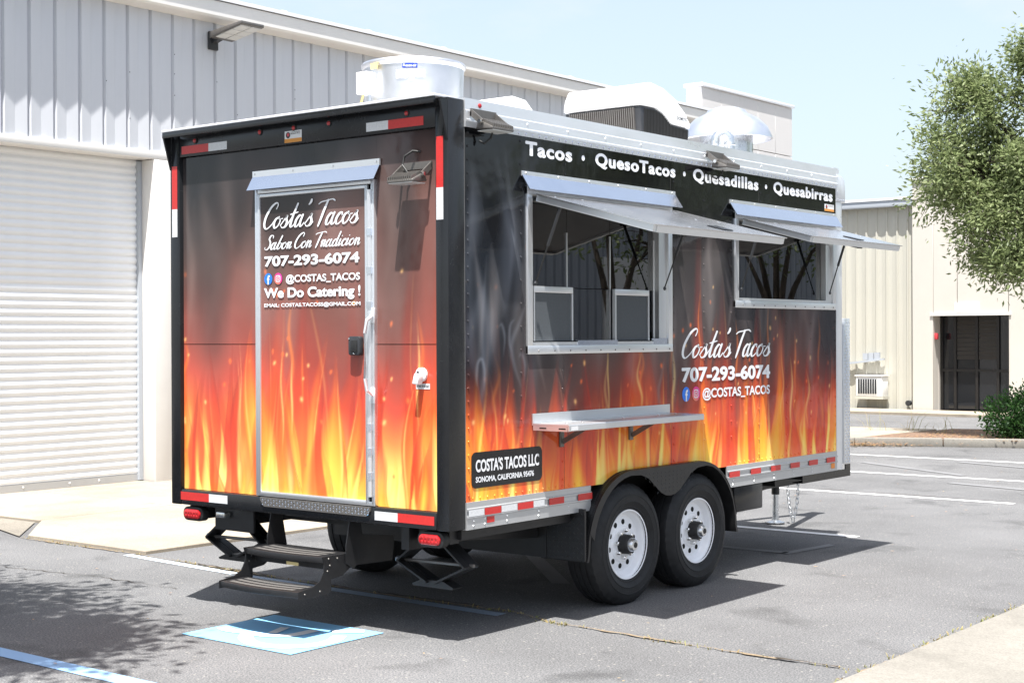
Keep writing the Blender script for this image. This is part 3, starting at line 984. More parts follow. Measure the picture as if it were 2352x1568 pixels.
def paint_flames(A, seed, u0, u1, stops, top, hot, cols, smoke, bed=1.08):
    r = np.random.RandomState(seed)
    L_ = u1 - u0
    warp = (vnoise(A.U, A.V, 2.1, 0.7, seed + 1) - 0.5) * 0.6 + (vnoise(A.U, A.V, 5, 1.4, seed + 2) - 0.5) * 0.3
    A.gradient(stops, -warp * 0.8)
    # broad soft smoke and dark billows above
    for k in range(3):
        n = vnoise(A.U + 0.35 * vnoise(A.U, A.V, 1.7, 1.7, seed + 9 + k), A.V, 1.7 + k, 0.9 + 0.4 * k, seed + 20 + k)
        A.over(smoke[0], np.clip((n - 0.5) * 2.6, 0, 1) * np.clip((A.V - 1.3) / 0.6, 0, 1) * smoke[1])
    for k in range(2):
        n = vnoise(A.U, A.V, 2.5 + k, 1.2, seed + 40 + k)
        A.over((28, 25, 27), np.clip((n - 0.6) * 2.2, 0, 0.7) * np.clip((A.V - 1.5) / 0.6, 0, 1) * 0.8)
    red = [(226, 84, 44), (208, 66, 42), (168, 54, 44), (120, 50, 46)]
    org = [(255, 178, 70), (250, 132, 50), (232, 84, 42), (180, 58, 44)]
    ex = np.linspace(u0 - 0.2, u1 + 0.2, int(L_ / 0.23) + 2)
    ey = r.uniform(0, 1, len(ex))
    env = lambda u: np.interp(u, ex, ey)
    # layered tongues: wide dim ones behind, narrow bright ones in front
    for lay, (n, lo, hi, w0, w1, st, cs) in enumerate((
            (4 * L_, 1.7, 2.4, 0.12, 0.24, 0.5, red), (5 * L_, 1.5, 2.05, 0.10, 0.20, 0.65, org), (5.5 * L_, 1.3, 1.85, 0.09, 0.19, 0.8, org),
            (6 * L_, 1.15, 1.75, 0.07, 0.17, 0.9, cols), (6 * L_, 1.0, 1.45, 0.06, 0.14, 0.95, cols))):
        if lay == 2:
            # the hot yellow bed
            nb = vnoise(A.U, A.V, 4.5, 1.6, seed + 60)
            A.over(hot, np.clip((bed - A.V) / 0.42, 0, 1) * np.clip((nb - 0.3) * 2.2, 0, 1) * 0.85)
        n = int(n)
        for k in range(n):
            u = u0 + L_ * (k + r.uniform(0.0, 1.0)) / n
            en = float(env(u))                      # flames gather in bunches
            if lay < 4 and en < 0.35 and r.rand() < 0.6:
                continue
            A.tongue(u, 0.5, (r.uniform(lo, hi) - 0.7) * top * (0.5 + 0.8 * en) + 0.7, r.uniform(w0, w1), r.uniform(0.03, 0.14), r.randint(1 << 30), st * r.uniform(0.55, 1.05), cs, r.uniform(-0.1, 0.14))
        for k in range(int((2.4 if lay < 4 else 4.5) * L_)):      # red hollows between the tongues
            A.tongue(r.uniform(u0, u1), 0.55, r.uniform(1.15, 1.8), r.uniform(0.04, 0.10), 0.08, r.randint(1 << 30), 0.7,
                     [(244, 128, 56), (232, 78, 44), (190, 60, 44), (128, 50, 46)], r.uniform(-0.05, 0.08), False)
    for k in range(int(5 * L_)):            # pale yellow cores
        u = r.uniform(u0, u1)
        A.tongue(u, 0.6, r.uniform(0.95, 1.5) * top, r.uniform(0.025, 0.06), r.uniform(0.02, 0.08), r.randint(1 << 30), r.uniform(0.5, 0.95),
                 [(255, 250, 178), (255, 238, 128), (255, 196, 90), (250, 140, 66)], r.uniform(-0.06, 0.1), False)
    # bright hair lines and sparks
    for k in range(int(4 * L_)):
        u, v = r.uniform(u0, u1), r.uniform(0.75, 1.5)
        h, s_ = r.uniform(0.3, 0.7), r.uniform(-0.035, 0.035)
        A.wisp([(u, v), (u + s_, v + h * 0.3), (u - s_ * 0.6, v + h * 0.65), (u + s_ * 0.8, v + h)], r.uniform(0.006, 0.014), (255, 218, 130) if v < 1.2 else (246, 132, 66), r.uniform(0.35, 0.75))
    for k in range(int(20 * L_)):
        u, v = r.uniform(u0, u1), r.uniform(0.9, 2.3) if r.rand() < 0.6 else r.uniform(1.2, 1.8)
        d = r.uniform(0.008, 0.024)
        a = r.uniform(0.6, 2.4)
        A.wisp([(u, v), (u + d * math.cos(a) * 0.5, v + d * math.sin(a)), (u + d * math.cos(a) * 1.3, v + d * 1.6 * math.sin(a))], r.uniform(0.005, 0.011), (255, 196, 120) if r.rand() < 0.5 else (248, 116, 66), 0.9)

REAR = Art(-2.4, 0.0, 0.7, 2.95)
paint_flames(REAR, 17, -2.4, 0.0,
             [(0.7, (255, 226, 116)), (0.98, (255, 190, 88)), (1.22, (244, 122, 66)), (1.45, (206, 80, 62)), (1.7, (150, 72, 62)), (2.0, (122, 74, 66)), (2.35, (100, 76, 70)), (2.6, (64, 56, 55)), (2.78, (38, 36, 38)), (2.95, (24, 24, 26))],
             1.0, (255, 240, 140), [(255, 244, 150), (255, 208, 84), (252, 140, 54), (224, 74, 42)], ((146, 102, 96), 0.4), 1.3)
rr_ = np.random.RandomState(5)
REAR.over((32, 33, 36), np.clip((-1.65 - REAR.U) / 0.5, 0, 1) * np.clip((REAR.V - 1.85) / 0.5, 0, 1) * 0.72)
for k in range(18):
    u, v = rr_.uniform(-2.3, -0.1), rr_.uniform(1.5, 2.4)
    s_, h = rr_.uniform(-0.1, 0.1), rr_.uniform(0.5, 1.1)
    REAR.wisp([(u, v), (u + s_ * 0.7, v + h * 0.25), (u + s_, v + h * 0.5), (u + s_ * 0.3, v + h * 0.75), (u - s_ * 0.5, v + h)], rr_.uniform(0.03, 0.1), (158, 136, 128), rr_.uniform(0.1, 0.3))

SIDE = Art(0.1, 4.8, 0.7, 2.95)
paint_flames(SIDE, 23, 0.1, 4.8,
             [(0.7, (252, 196, 66)), (0.9, (240, 140, 54)), (1.06, (206, 86, 52)), (1.25, (134, 64, 52)), (1.5, (90, 62, 57)), (1.85, (60, 53, 52)), (2.2, (38, 37, 39)), (2.95, (15, 16, 18))],
             1.06, (248, 228, 76), [(255, 242, 96), (255, 202, 60), (248, 120, 40), (206, 56, 34)], ((112, 104, 101), 0.42), 1.2)
# the near end stays dark blue-black with curling smoke
SIDE.over((22, 27, 33), np.clip((0.85 - SIDE.U) / 0.5, 0, 1) * np.clip((SIDE.V - 1.2) / 0.35, 0, 1) * 0.85)
SIDE.over((24, 26, 30), np.clip((SIDE.U - 4.2) / 0.4, 0, 1) * np.clip((SIDE.V - 1.25) / 0.4, 0, 1) * 0.65)
SIDE.over((13, 14, 16), np.clip((SIDE.V - 2.25) / 0.35, 0, 1) * 0.95)
for k in range(48):
    u, v = (rr_.uniform(0.18, 0.75), rr_.uniform(1.15, 2.2)) if k < 16 else (rr_.uniform(0.2, 4.6), rr_.uniform(1.15, 1.75))
    s_, h = rr_.uniform(-0.1, 0.1), rr_.uniform(0.35, 0.9)
    SIDE.wisp([(u, v), (u + s_ * 0.7, v + h * 0.25), (u + s_, v + h * 0.5), (u + s_ * 0.2, v + h * 0.75), (u - s_ * 0.6, v + h)], rr_.uniform(0.012, 0.07), (156, 162, 174) if k < 16 else (160, 150, 146), rr_.uniform(0.12, 0.36))
for k in range(5):
    u, v = rr_.uniform(0.25, 0.65), rr_.uniform(1.3, 1.9)
    a0 = rr_.uniform(0, 6)
    SIDE.wisp([(u + 0.05 * math.cos(a0 + t) * (1 - t / 7), v + 0.13 * math.sin(a0 + t) * (1 - t / 7)) for t in (0, 1, 2, 3)], 0.010, (150, 156, 166), 0.35)

def vinyl(name, plane, off, u0, u1, v0, v1, art, parent, hole=None, step=0.0075):
    nu, nv = max(2, int(round((u1 - u0) / step))), max(2, int(round((v1 - v0) / step)))
    us, vs = np.linspace(u0, u1, nu + 1), np.linspace(v0, v1, nv + 1)
    U, V = np.meshgrid(us, vs)
    U, V = U.ravel(), V.ravel()
    O = np.full_like(U, off)
    co = np.stack([U, O, V], 1) if plane == 'rear' else np.stack([O, U, V], 1)
    j, i = np.meshgrid(np.arange(nu), np.arange(nv))
    a = (i * (nu + 1) + j).ravel()
    F = np.stack([a, a + 1, a + nu + 2, a + nu + 1], 1)
    if hole is not None:
        cu, cv = U[F].mean(1), V[F].mean(1)
        F = F[~hole(cu, cv)]
    used = np.unique(F)
    re = np.full(len(U), -1)
    re[used] = np.arange(len(used))
    co, F = co[used], re[F]
    me = bpy.data.meshes.new(name)
    me.vertices.add(len(co))
    me.vertices.foreach_set('co', co.ravel())
    me.loops.add(F.size)
    me.loops.foreach_set('vertex_index', F.ravel())
    me.polygons.add(len(F))
    me.polygons.foreach_set('loop_start', np.arange(0, F.size, 4))
    me.polygons.foreach_set('use_smooth', np.ones(len(F), bool))
    me.update()
    me.validate()
    c = art.sample(U[used], V[used])
    at = me.color_attributes.new('print', 'FLOAT_COLOR', 'POINT')
    at.data.foreach_set('color', np.concatenate([c, np.ones((len(c), 1))], 1).ravel().astype(np.float32))
    return link(name, me, 'vinyl', parent)

# ================================================================== lettering
def put_text(name, body, plane, off, u0, u1, v0, v1, material, parent, bold=0.0, spacing=1.0):
    """built-in sans lettering, scaled to fill a rectangle on a wall plane"""
    cu = bpy.data.curves.new('lettering', 'FONT')
    cu.body = body
    cu.size = 1.0
    cu.offset = min(bold, 0.022)
    extra = max(0.0, bold - 0.022)
    cu.space_character = spacing
    cu.resolution_u = 5
    cu.fill_mode = 'FRONT'
    t = bpy.data.objects.new('lettering', cu)
    COL.objects.link(t)
    dg = bpy.context.evaluated_depsgraph_get()
    me = bpy.data.meshes.new_from_object(t.evaluated_get(dg))
    bpy.data.objects.remove(t)
    bpy.data.curves.remove(cu)
    n = len(me.vertices)
    co = np.empty(n * 3)
    me.vertices.foreach_get('co', co)
    co = co.reshape(n, 3)
    F = [tuple(p.vertices) for p in me.polygons]
    bpy.data.meshes.remove(me)
    if extra > 0:                       # heavier strokes: overlapping shifted copies
        sh = [(0, 0), (-extra, 0), (extra, 0), (0, extra * 0.8), (0, -extra * 0.8)]
        co = np.concatenate([co + np.array([dx, dy, 0.0]) for dx, dy in sh])
        F = [tuple(i + k * n for i in f) for k in range(len(sh)) for f in F]
        lift = np.repeat(np.arange(len(sh)), n) * 0.00025
        n = len(co)
    else:
        lift = np.zeros(n)
    me = bpy.data.meshes.new(name)
    me.from_pydata(co.tolist(), [], F)
    lo, hi = co.min(0), co.max(0)
    U = u0 + (co[:, 0] - lo[0]) / (hi[0] - lo[0]) * (u1 - u0)
    V = v0 + (co[:, 1] - lo[1]) / (hi[1] - lo[1]) * (v1 - v0)
    O = off + lift * (-1 if plane == 'rear' else 1)
    co = np.stack([U, O, V], 1) if plane == 'rear' else np.stack([O, U, V], 1)
    me.vertices.foreach_set('co', co.ravel())
    me.update()
    me.materials.clear()
    me.name = name
    return link(name, me, material, parent)

G = {  # brush-script letters: strokes of skeleton points, advance width
    'C': ([[(1.12, 1.72), (1.2, 2.08), (0.98, 2.28), (0.5, 1.9), (0.14, 1.05), (0.16, 0.3), (0.5, -0.04), (0.95, 0.3), (1.2, 0.72)]], 1.12),
    'o': ([[(0.52, 0.98), (0.2, 0.78), (0.1, 0.36), (0.3, 0.0), (0.6, 0.2), (0.72, 0.62), (0.52, 0.98), (0.62, 0.8), (0.98, 0.82)]], 0.86),
    's': ([[(0.0, 0.2), (0.35, 0.75), (0.52, 1.05), (0.5, 0.8), (0.66, 0.42), (0.55, 0.06), (0.25, -0.02), (0.08, 0.14)], [(0.45, 0.0), (0.62, 0.05), (0.85, 0.35)]], 0.74),
    't': ([[(0.0, 0.2), (0.38, 0.9), (0.66, 2.05)], [(0.66, 2.05), (0.42, 0.95), (0.36, 0.2), (0.52, 0.0), (0.85, 0.35)], [(0.12, 1.12), (0.5, 1.2), (0.9, 1.3)]], 0.76),
    'a': ([[(0.66, 0.86), (0.42, 1.0), (0.14, 0.62), (0.12, 0.12), (0.32, 0.0), (0.6, 0.42), (0.74, 1.02)], [(0.74, 1.02), (0.62, 0.4), (0.68, 0.06), (0.84, 0.02), (1.06, 0.34)]], 0.98),
    "'": ([[(0.34, 2.3), (0.3, 2.08), (0.16, 1.9)]], 0.16),
    'T': ([[(-0.12, 1.86), (0.12, 2.02), (0.6, 2.1), (1.2, 2.2), (1.52, 2.06)], [(0.8, 2.14), (0.6, 1.3), (0.46, 0.5), (0.34, -0.1)]], 1.02),
    'c': ([[(0.6, 0.76), (0.56, 0.99), (0.3, 0.88), (0.1, 0.44), (0.2, 0.04), (0.44, 0.02), (0.8, 0.38)]], 0.7),
    'S': ([[(0.96, 1.72), (0.9, 2.08), (0.52, 2.1), (0.36, 1.6), (0.66, 1.1), (0.72, 0.5), (0.36, 0.0), (0.02, 0.1), (-0.04, 0.4)]], 0.92),
    'b': ([[(0.0, 0.3), (0.4, 1.3), (0.56, 2.0)], [(0.56, 2.0), (0.32, 1.0), (0.2, 0.2), (0.4, 0.0), (0.7, 0.36), (0.66, 0.86), (0.45, 0.92)], [(0.66, 0.8), (0.95, 0.84)]], 0.82),
    'r': ([[(0.0, 0.7), (0.18, 1.02), (0.26, 0.84), (0.55, 1.0), (0.62, 0.86)], [(0.62, 0.86), (0.5, 0.3), (0.6, 0.02), (0.86, 0.34)], [(0.24, 0.9), (0.18, 0.4), (0.16, 0.02)]], 0.8),
    'n': ([[(0.16, 1.0), (0.14, 0.5), (0.12, 0.0)], [(0.14, 0.4), (0.4, 0.96), (0.6, 0.84), (0.56, 0.25), (0.66, 0.02), (0.9, 0.34)]], 0.86),
    'd': ([[(0.66, 0.86), (0.42, 1.0), (0.14, 0.62), (0.12, 0.12), (0.32, 0.0), (0.6, 0.42), (0.92, 2.05)], [(0.92, 2.05), (0.68, 0.7), (0.68, 0.08), (0.84, 0.02), (1.04, 0.34)]], 0.98),
    'i': ([[(0.0, 0.3), (0.22, 0.98)], [(0.22, 0.98), (0.12, 0.3), (0.22, 0.02), (0.46, 0.34)], [(0.3, 1.42), (0.34, 1.5)]], 0.46),
    ' ': ([], 0.42),
}
def put_script(name, body, plane, off, u0, u1, v0, v1, material, parent, pen=0.2, slant=0.3):
    b = MB()
    x = 0.0
    lay = 0
    for ch in body:
        st, adv = G[ch]
        for s_ in st:
            P = np.array(catmull(s_, 9))
            P[:, 0] += x
            P = np.stack([P[:, 0] + P[:, 1] * slant, P[:, 1]], 1)
            n = len(P)
            vs = []
            for i in range(n):
                d = P[min(i + 1, n - 1)] - P[max(i - 1, 0)]
                d = d / (np.linalg.norm(d) + 1e-9)
                t = i / (n - 1)
                thick = 0.42 + 0.58 * max(0.0, -d[1]) ** 0.8 + 0.1 * max(0.0, d[1])
                h = pen / 2 * thick * (0.55 + 0.45 * math.sin(math.pi * min(1, 0.12 + t * 0.88)) ** 0.5)
                nx, ny = -d[1], d[0]
                z = (lay % 5) * 0.00035
                vs += [(P[i, 0] + nx * h, P[i, 1] + ny * h, z), (P[i, 0] - nx * h, P[i, 1] - ny * h, z)]
            fs = [(2 * i, 2 * i + 1, 2 * i + 3, 2 * i + 2) for i in range(n - 1)]
            # rounded ends
            k = len(vs)
            for (a, c, q) in ((0, 1, 1), (2 * n - 2, 2 * n - 1, -1)):
                A_, B_ = np.array(vs[a][:2]), np.array(vs[c][:2])
                m_ = (A_ + B_) / 2
                rr = np.linalg.norm(A_ - B_) / 2
                k = len(vs)
                vs.append((m_[0], m_[1], vs[a][2]))
                for w_ in range(10):
                    vs.append((m_[0] + rr * math.cos(w_ * 0.6283), m_[1] + rr * math.sin(w_ * 0.6283), vs[a][2] + 0.00015))
                fs += [(k, k + 1 + w_, k + 1 + (w_ + 1) % 10) for w_ in range(10)]
            b.add(vs, fs)
            lay += 1
        x += adv
    co = np.array(b.v)
    lo, hi = co.min(0), co.max(0)
    U = u0 + (co[:, 0] - lo[0]) / (hi[0] - lo[0]) * (u1 - u0)
    V = v0 + (co[:, 1] - lo[1]) / (hi[1] - lo[1]) * (v1 - v0)
    if plane == 'rear':
        b.v = [(U[i], off - co[i, 2], V[i]) for i in range(len(U))]
    else:
        b.v = [(off + co[i, 2], U[i], V[i]) for i in range(len(U))]
    return b.build(name, material, parent, smooth=False, recalc=False)

def disc(name, plane, off, u, v, r, material, parent, n=28, ru=None, inner=0.0):
    b = MB()
    ru = ru or r
    P = lambda a, k: (u + ru * k * math.cos(a), v + r * k * math.sin(a))
    T = [2 * math.pi * i / n for i in range(n)]
    to = (lambda q: (q[0], off, q[1])) if plane == 'rear' else (lambda q: (off, q[0], q[1]))
    if inner:
        b.add([to(P(a, 1)) for a in T] + [to(P(a, inner)) for a in T], [(i, (i + 1) % n, n + (i + 1) % n, n + i) for i in range(n)])
    else:
        b.add([to(P(a, 1)) for a in T], [tuple(range(n))])
    return b.build(name, material, parent, smooth=False, recalc=False)

def rrect(u0, u1, v0, v1, r, n=5):
    P = []
    for cx, cy, a0 in ((u1 - r, v1 - r, 0), (u0 + r, v1 - r, 90), (u0 + r, v0 + r, 180), (u1 - r, v0 + r, 270)):
        for i in range(n + 1):
            a = math.radians(a0 + 90 * i / n)
            P.append((cx + r * math.cos(a), cy + r * math.sin(a)))
    return P

def plate(name, plane, off, poly, material, parent, hole=None):
    to = (lambda q: (q[0], off, q[1])) if plane == 'rear' else (lambda q: (off, q[0], q[1]))
    b = MB()
    n = len(poly)
    if hole:
        b.add([to(q) for q in poly] + [to(q) for q in hole], [(i, (i + 1) % n, n + (i + 1) % n, n + i) for i in range(n)])
    else:
        b.add([to(q) for q in poly], [tuple(range(n))])
    return b.build(name, material, parent, smooth=False, recalc=False)

def ig_mat():
    m = bpy.data.materials.new('gradient_badge_vinyl')
    m.use_nodes = True
    n = m.node_tree.nodes
    t = n.new('ShaderNodeTexCoord')
    s_ = n.new('ShaderNodeSeparateXYZ')
    ad = n.new('ShaderNodeMath')
    ad.operation = 'ADD'
    sc = n.new('ShaderNodeMath')
    sc.operation = 'MULTIPLY'
    sc.inputs[1].default_value = 0.5
    r = n.new('ShaderNodeValToRGB')
    e = r.color_ramp.elements
    e[0].color = (0.85, 0.42, 0.05, 1)
    e[1].color = (0.28, 0.05, 0.62, 1)
    x = e.new(0.5)
    x.color = (0.78, 0.04, 0.22, 1)
    lk = m.node_tree.links.new
    lk(t.outputs['Generated'], s_.inputs['Vector'])
    mxm = n.new('ShaderNodeMath')
    mxm.operation = 'MAXIMUM'
    lk(s_.outputs['X'], mxm.inputs[0])
    lk(s_.outputs['Y'], mxm.inputs[1])
    lk(mxm.outputs[0], ad.inputs[0])
    iv = n.new('ShaderNodeMath')
    iv.operation = 'MULTIPLY'
    iv.inputs[1].default_value = 0.6
    lk(s_.outputs['Z'], iv.inputs[0])
    lk(iv.outputs[0], ad.inputs[1])
    lk(ad.outputs[0], sc.inputs[0])
    lk(sc.outputs[0], r.inputs['Fac'])
    lk(r.outputs['Color'], n['Principled BSDF'].inputs['Base Color'])
    n['Principled BSDF'].inputs['Roughness'].default_value = 0.3
    return m
M['ig'] = ig_mat()

def badges(plane, off, uf, ui, v, r, s, parent):
    """the round blue f badge and the round camera badge"""
    disc('blue_badge', plane, off, uf, v, r, 'fb_blue', parent)
    o2 = off + s * 0.001
    put_text('badge_letter', 'f', plane, o2, uf - r * 0.28, uf + r * 0.42, v - r * 0.98, v + r * 0.62, 'white_vinyl', parent, bold=0.035)
    disc('camera_badge', plane, off, ui, v, r, 'ig', parent)
    q = r * 0.58
    plate('badge_outline', plane, o2, rrect(ui - q, ui + q, v - q, v + q, q * 0.55), 'white_vinyl', parent,
          rrect(ui - q * 0.78, ui + q * 0.78, v - q * 0.78, v + q * 0.78, q * 0.4))
    disc('badge_ring', plane, o2, ui, v, r * 0.3, 'white_vinyl', parent, 20, inner=0.68)
    disc('badge_dot', plane, o2, ui + r * 0.3, v + r * 0.3, r * 0.07, 'white_vinyl', parent, 10)

# ================================================================== the trailer
TR = empty('food_trailer', (-1.19, 2.4, 0))
tag(TR, 'black food trailer wrapped in printed flames with two open serving windows', 'trailer')
WID = 2.378
XL = -WID

# ---- rear frame
for x0, x1 in ((-0.093, 0.0), (XL, XL + 0.093)):
    MB().box(x0, x1, 0.0, 0.139, 0.6436, 3.035).build('corner_post', 'grey_black', TR, bevel=0.006)
for x0 in (-0.012, XL):
    MB().prism([(-0.064, 3.02), (-0.002, 3.02), (-0.002, 2.8)], 'x', x0, x0 + 0.012).build('corner_gusset', 'grey_black', TR)
MB().box(XL - 0.004, -0.045, -0.066, 0.10, 3.037, 3.052).build('roof_lip', 'white_enamel', TR, bevel=0.003)
MB().box(XL, -0.048, -0.064, -0.045, 3.0, 3.036).build('roof_lip_face', 'grey_black', TR, bevel=0.003)
MB().box(XL + 0.094, -0.094, 0.002, 0.06, 2.876, 3.034).build('header_beam', 'grey_black', TR, bevel=0.006)
MB().box(XL + 0.094, -0.094, 0.0, 0.12, 0.644, 0.744).build('rear_sill', 'grey_black', TR, bevel=0.01)

# ---- rear vinyl panels round the door
PY = 0.03
DXL, DXR, DZ0, DZT = -1.573, -0.566, 0.746, 2.622
for u0, u1, v0, v1 in ((XL + 0.095, DXL, 1.677, 2.874), (XL + 0.095, DXL, 0.746, 1.672), (DXR, -0.095, 1.677, 2.874),
                       (DXR, -0.095, 0.746, 1.672), (DXL + 0.001, DXR - 0.001, DZT, 2.874)):
    vinyl('rear_panel', 'rear', PY, u0, u1, v0, v1, REAR, TR)
MB().box(XL + 0.095, -0.095, PY + 0.006, PY + 0.05, 0.75, 2.87).build('rear_wall_core', 'dark', TR, smooth=False)

# ---- entry door
ED = empty('entry_door', (0, 0, 0), TR)
def ring(b, u0, u1, v0, v1, w, d0, d1):
    b.box(u0, u0 + w, d0, d1, v0, v1)
    b.box(u1 - w, u1, d0, d1, v0, v1)
    b.box(u0 + w, u1 - w, d0, d1, v1 - w, v1)
    b.box(u0 + w, u1 - w, d0, d1, v0, v0 + w)
    return b
ring(MB(), DXL, DXR, DZ0, DZT, 0.026, 0.004, 0.034).build('door_frame', 'alu_frame', ED, bevel=0.003)
ring(MB(), DXL + 0.03, DXR - 0.048, DZ0 + 0.012, DZT - 0.03, 0.02, -0.002, 0.03).build('door_trim', 'alu_frame', ED, bevel=0.003)
vinyl('door_skin', 'rear', 0.008, DXL + 0.05, DXR - 0.068, DZ0 + 0.033, DZT - 0.05, REAR, ED)
MB().box(DXL + 0.03, DXR - 0.048, 0.014, 0.03, DZ0 + 0.015, DZT - 0.03).build('door_core', 'dark', ED, smooth=False)
MB().cyl((DXR - 0.03, -0.004, 0.8), (DXR - 0.03, -0.004, DZT - 0.06), 0.013, n=10).build('hinge_tube', 'alu_frame', ED)
for z in (2.32, 2.1, 1.9, 1.2, 1.06, 0.92):
    MB().cyl((DXR - 0.03, -0.004, z - 0.02), (DXR - 0.03, -0.004, z + 0.02), 0.017, n=10).build('hinge_knuckle', 'alu_bright', ED)
# grab handle
MB().tube([(DXR - 0.005, -0.006, 1.84), (DXR - 0.005, -0.055, 1.81), (DXR - 0.012, -0.06, 1.74), (DXR - 0.012, -0.06, 1.48), (DXR - 0.005, -0.055, 1.41), (DXR - 0.005, -0.006, 1.38)], 0.010, 8).build('grab_bar', 'alu', ED)
for z in (1.84, 1.38):
    MB().box(DXR - 0.03, DXR + 0.012, -0.008, 0.004, z - 0.045, z + 0.045).build('grab_bar_foot', 'alu', ED, bevel=0.003)
# paddle latch
MB().prism(rrect(-0.742, -0.652, 1.612, 1.722, 0.016), 'y', -0.03, 0.006).build('latch_body', 'dark_plastic', ED, bevel=0.004)
MB().box(-0.718, -0.668, -0.036, -0.031, 1.63, 1.70).build('latch_paddle', 'black_rubber', ED, bevel=0.002)
for x, z in ((-0.734, 1.707), (-0.697, 1.622)):
    MB().dome((x, -0.031, z), (0, -1, 0), 0.006, 0.004).build('latch_key', 'chrome', ED)
ly = 0.004
put_script('script_lettering', "Costa's Tacos", 'rear', ly, -1.497, -0.683, 2.37, 2.54, 'white_vinyl', ED, pen=0.24)
put_script('script_lettering', 'Sabor Con Tradicion', 'rear', ly, -1.487, -0.672, 2.245, 2.345, 'white_vinyl', ED, pen=0.26)
put_text('phone_lettering', '707-293-6074', 'rear', ly, -1.488, -0.681, 2.147, 2.212, 'white_vinyl', ED, bold=0.042)
badges('rear', ly, -1.454, -1.366, 2.073, 0.035, -1, ED)
put_text('handle_lettering', '@COSTAS_TACOS', 'rear', ly, -1.298, -0.677, 2.036, 2.094, 'white_vinyl', ED, bold=0.03)
put_text('slogan_lettering', 'We Do Catering', 'rear', ly, -1.493, -0.722, 1.938, 2.018, 'white_vinyl', ED, bold=0.042)
put_text('exclamation_mark', '!', 'rear', ly, -0.692, -0.674, 1.956, 2.018, 'white_vinyl', ED, bold=0.03)
put_text('email_lettering', 'EMAIL: COSTAS.TACOSS@GMAIL.COM', 'rear', ly, -1.491, -0.674, 1.895, 1.924, 'white_vinyl', ED, bold=0.03)
# drip cap over the door
DC = empty('door_drip_cap', (0, 0, 0), TR)
MB().box(-1.602, -0.528, 0.012, 0.024, 2.70, 2.738).build('cap_flange', 'alu_frame', DC)
MB().hexa([(-1.602, 0.012, 2.702), (-0.528, 0.012, 2.702), (-0.528, 0.016, 2.707), (-1.602, 0.016, 2.707),
           (-1.602, -0.038, 2.618), (-0.528, -0.038, 2.618), (-0.528, -0.034, 2.621), (-1.602, -0.034, 2.621)]).build('cap_sheet', 'alu_bright', DC, smooth=False)
for x in (-1.58, -1.24, -0.9, -0.55):
    MB().dome((x, 0.012, 2.722), (0, -1, 0), 0.007, 0.004).build('screw', 'chrome', DC)
# diamond-plate threshold
TH = empty('threshold_plate', (0, 0, 0), TR)
MB().prism([(-1.52, 0.742), (-1.52, 0.725), (-1.485, 0.686), (-0.622, 0.686), (-0.59, 0.72), (-0.59, 0.742)], 'y', -0.012, -0.001).build('plate', 'bronze', TH)  # darker metal than its treads, dark reflection put into the plate colour
def lozenges(b, pts, n_, t_, r_=0.013, w_=0.0035, h_=0.0022):
    """raised bars of tread plate; pts = (centre, direction sign)"""
    n_ = Vector(n_)
    t_ = Vector(t_)
    s_ = n_.cross(t_)
    for c, k in pts:
        d = (t_ + s_ * k).normalized()
        e = n_.cross(d)
        c = Vector(c)
        q = [c - d * r_, c + e * w_, c + d * r_, c - e * w_]
        b.add([*q, c + n_ * h_], [(0, 1, 4), (1, 2, 4), (2, 3, 4), (3, 0, 4)])
    return b
pts = []
for j in range(3):
    for i in range(36):
        pts.append(((-1.5 + i * 0.0255 + (j % 2) * 0.0, -0.0122, 0.729 - j * 0.0145), 1 if (i + j) % 2 else -1))
o = lozenges(MB(), pts, (0, -1, 0), (1, 0, 0), 0.011).build('tread_pattern', 'alu_bright', TH, smooth=False, recalc=False)
o['kind'] = 'stuff'

# ---- conspicuity tape
def tape(plane, off, u0, u1, v0, v1, material):
    return plate('reflective_tape', plane, off, [(u0, v0), (u1, v0), (u1, v1), (u0, v1)], material, TR)
for a in ((-0.0015, -0.085, -0.034, 2.54, 2.822, 'red_tape'), (-0.0015, -0.085, -0.034, 2.363, 2.54, 'white_tape'),
          (-0.0015, XL + 0.02, XL + 0.073, 2.546, 2.822, 'red_tape'), (-0.0015, XL + 0.02, XL + 0.073, 2.366, 2.546, 'white_tape'),
          (-0.0015, -2.283, -2.008, 0.676, 0.728, 'red_tape'), (-0.0015, -2.008, -1.832, 0.676, 0.728, 'white_tape'),
          (-0.0015, -0.564, -0.386, 0.67, 0.721, 'white_tape'), (-0.0015, -0.386, -0.11, 0.67, 0.721, 'red_tape'),
          (0.0005, -2.262, -2.0, 2.894, 2.945, 'red_tape'), (0.0005, -2.0, -1.824, 2.894, 2.945, 'white_tape'),
          (0.0005, -0.62, -0.448, 2.895, 2.946, 'white_tape'), (0.0005, -0.448, -0.18, 2.895, 2.946, 'red_tape')):
    tape('rear', *a)
# marker lamps on the header
for x in (-2.13, -1.52, -1.22, -0.922, -0.305):
    ml_ = empty('marker_lamp', (0, 0, 0), TR)
    MB().dome((x, -0.001, 2.972), (0, -1, 0), 0.014, 0.01, 12).build('lens', 'red_lens', ml_)
    MB().lathe([(0.019, -0.003), (0.019, 0.002), (0.012, 0.002), (0.012, -0.003)], (x, 0.0, 2.972), 'y', 14, True).build('grommet', 'black_rubber', ml_)
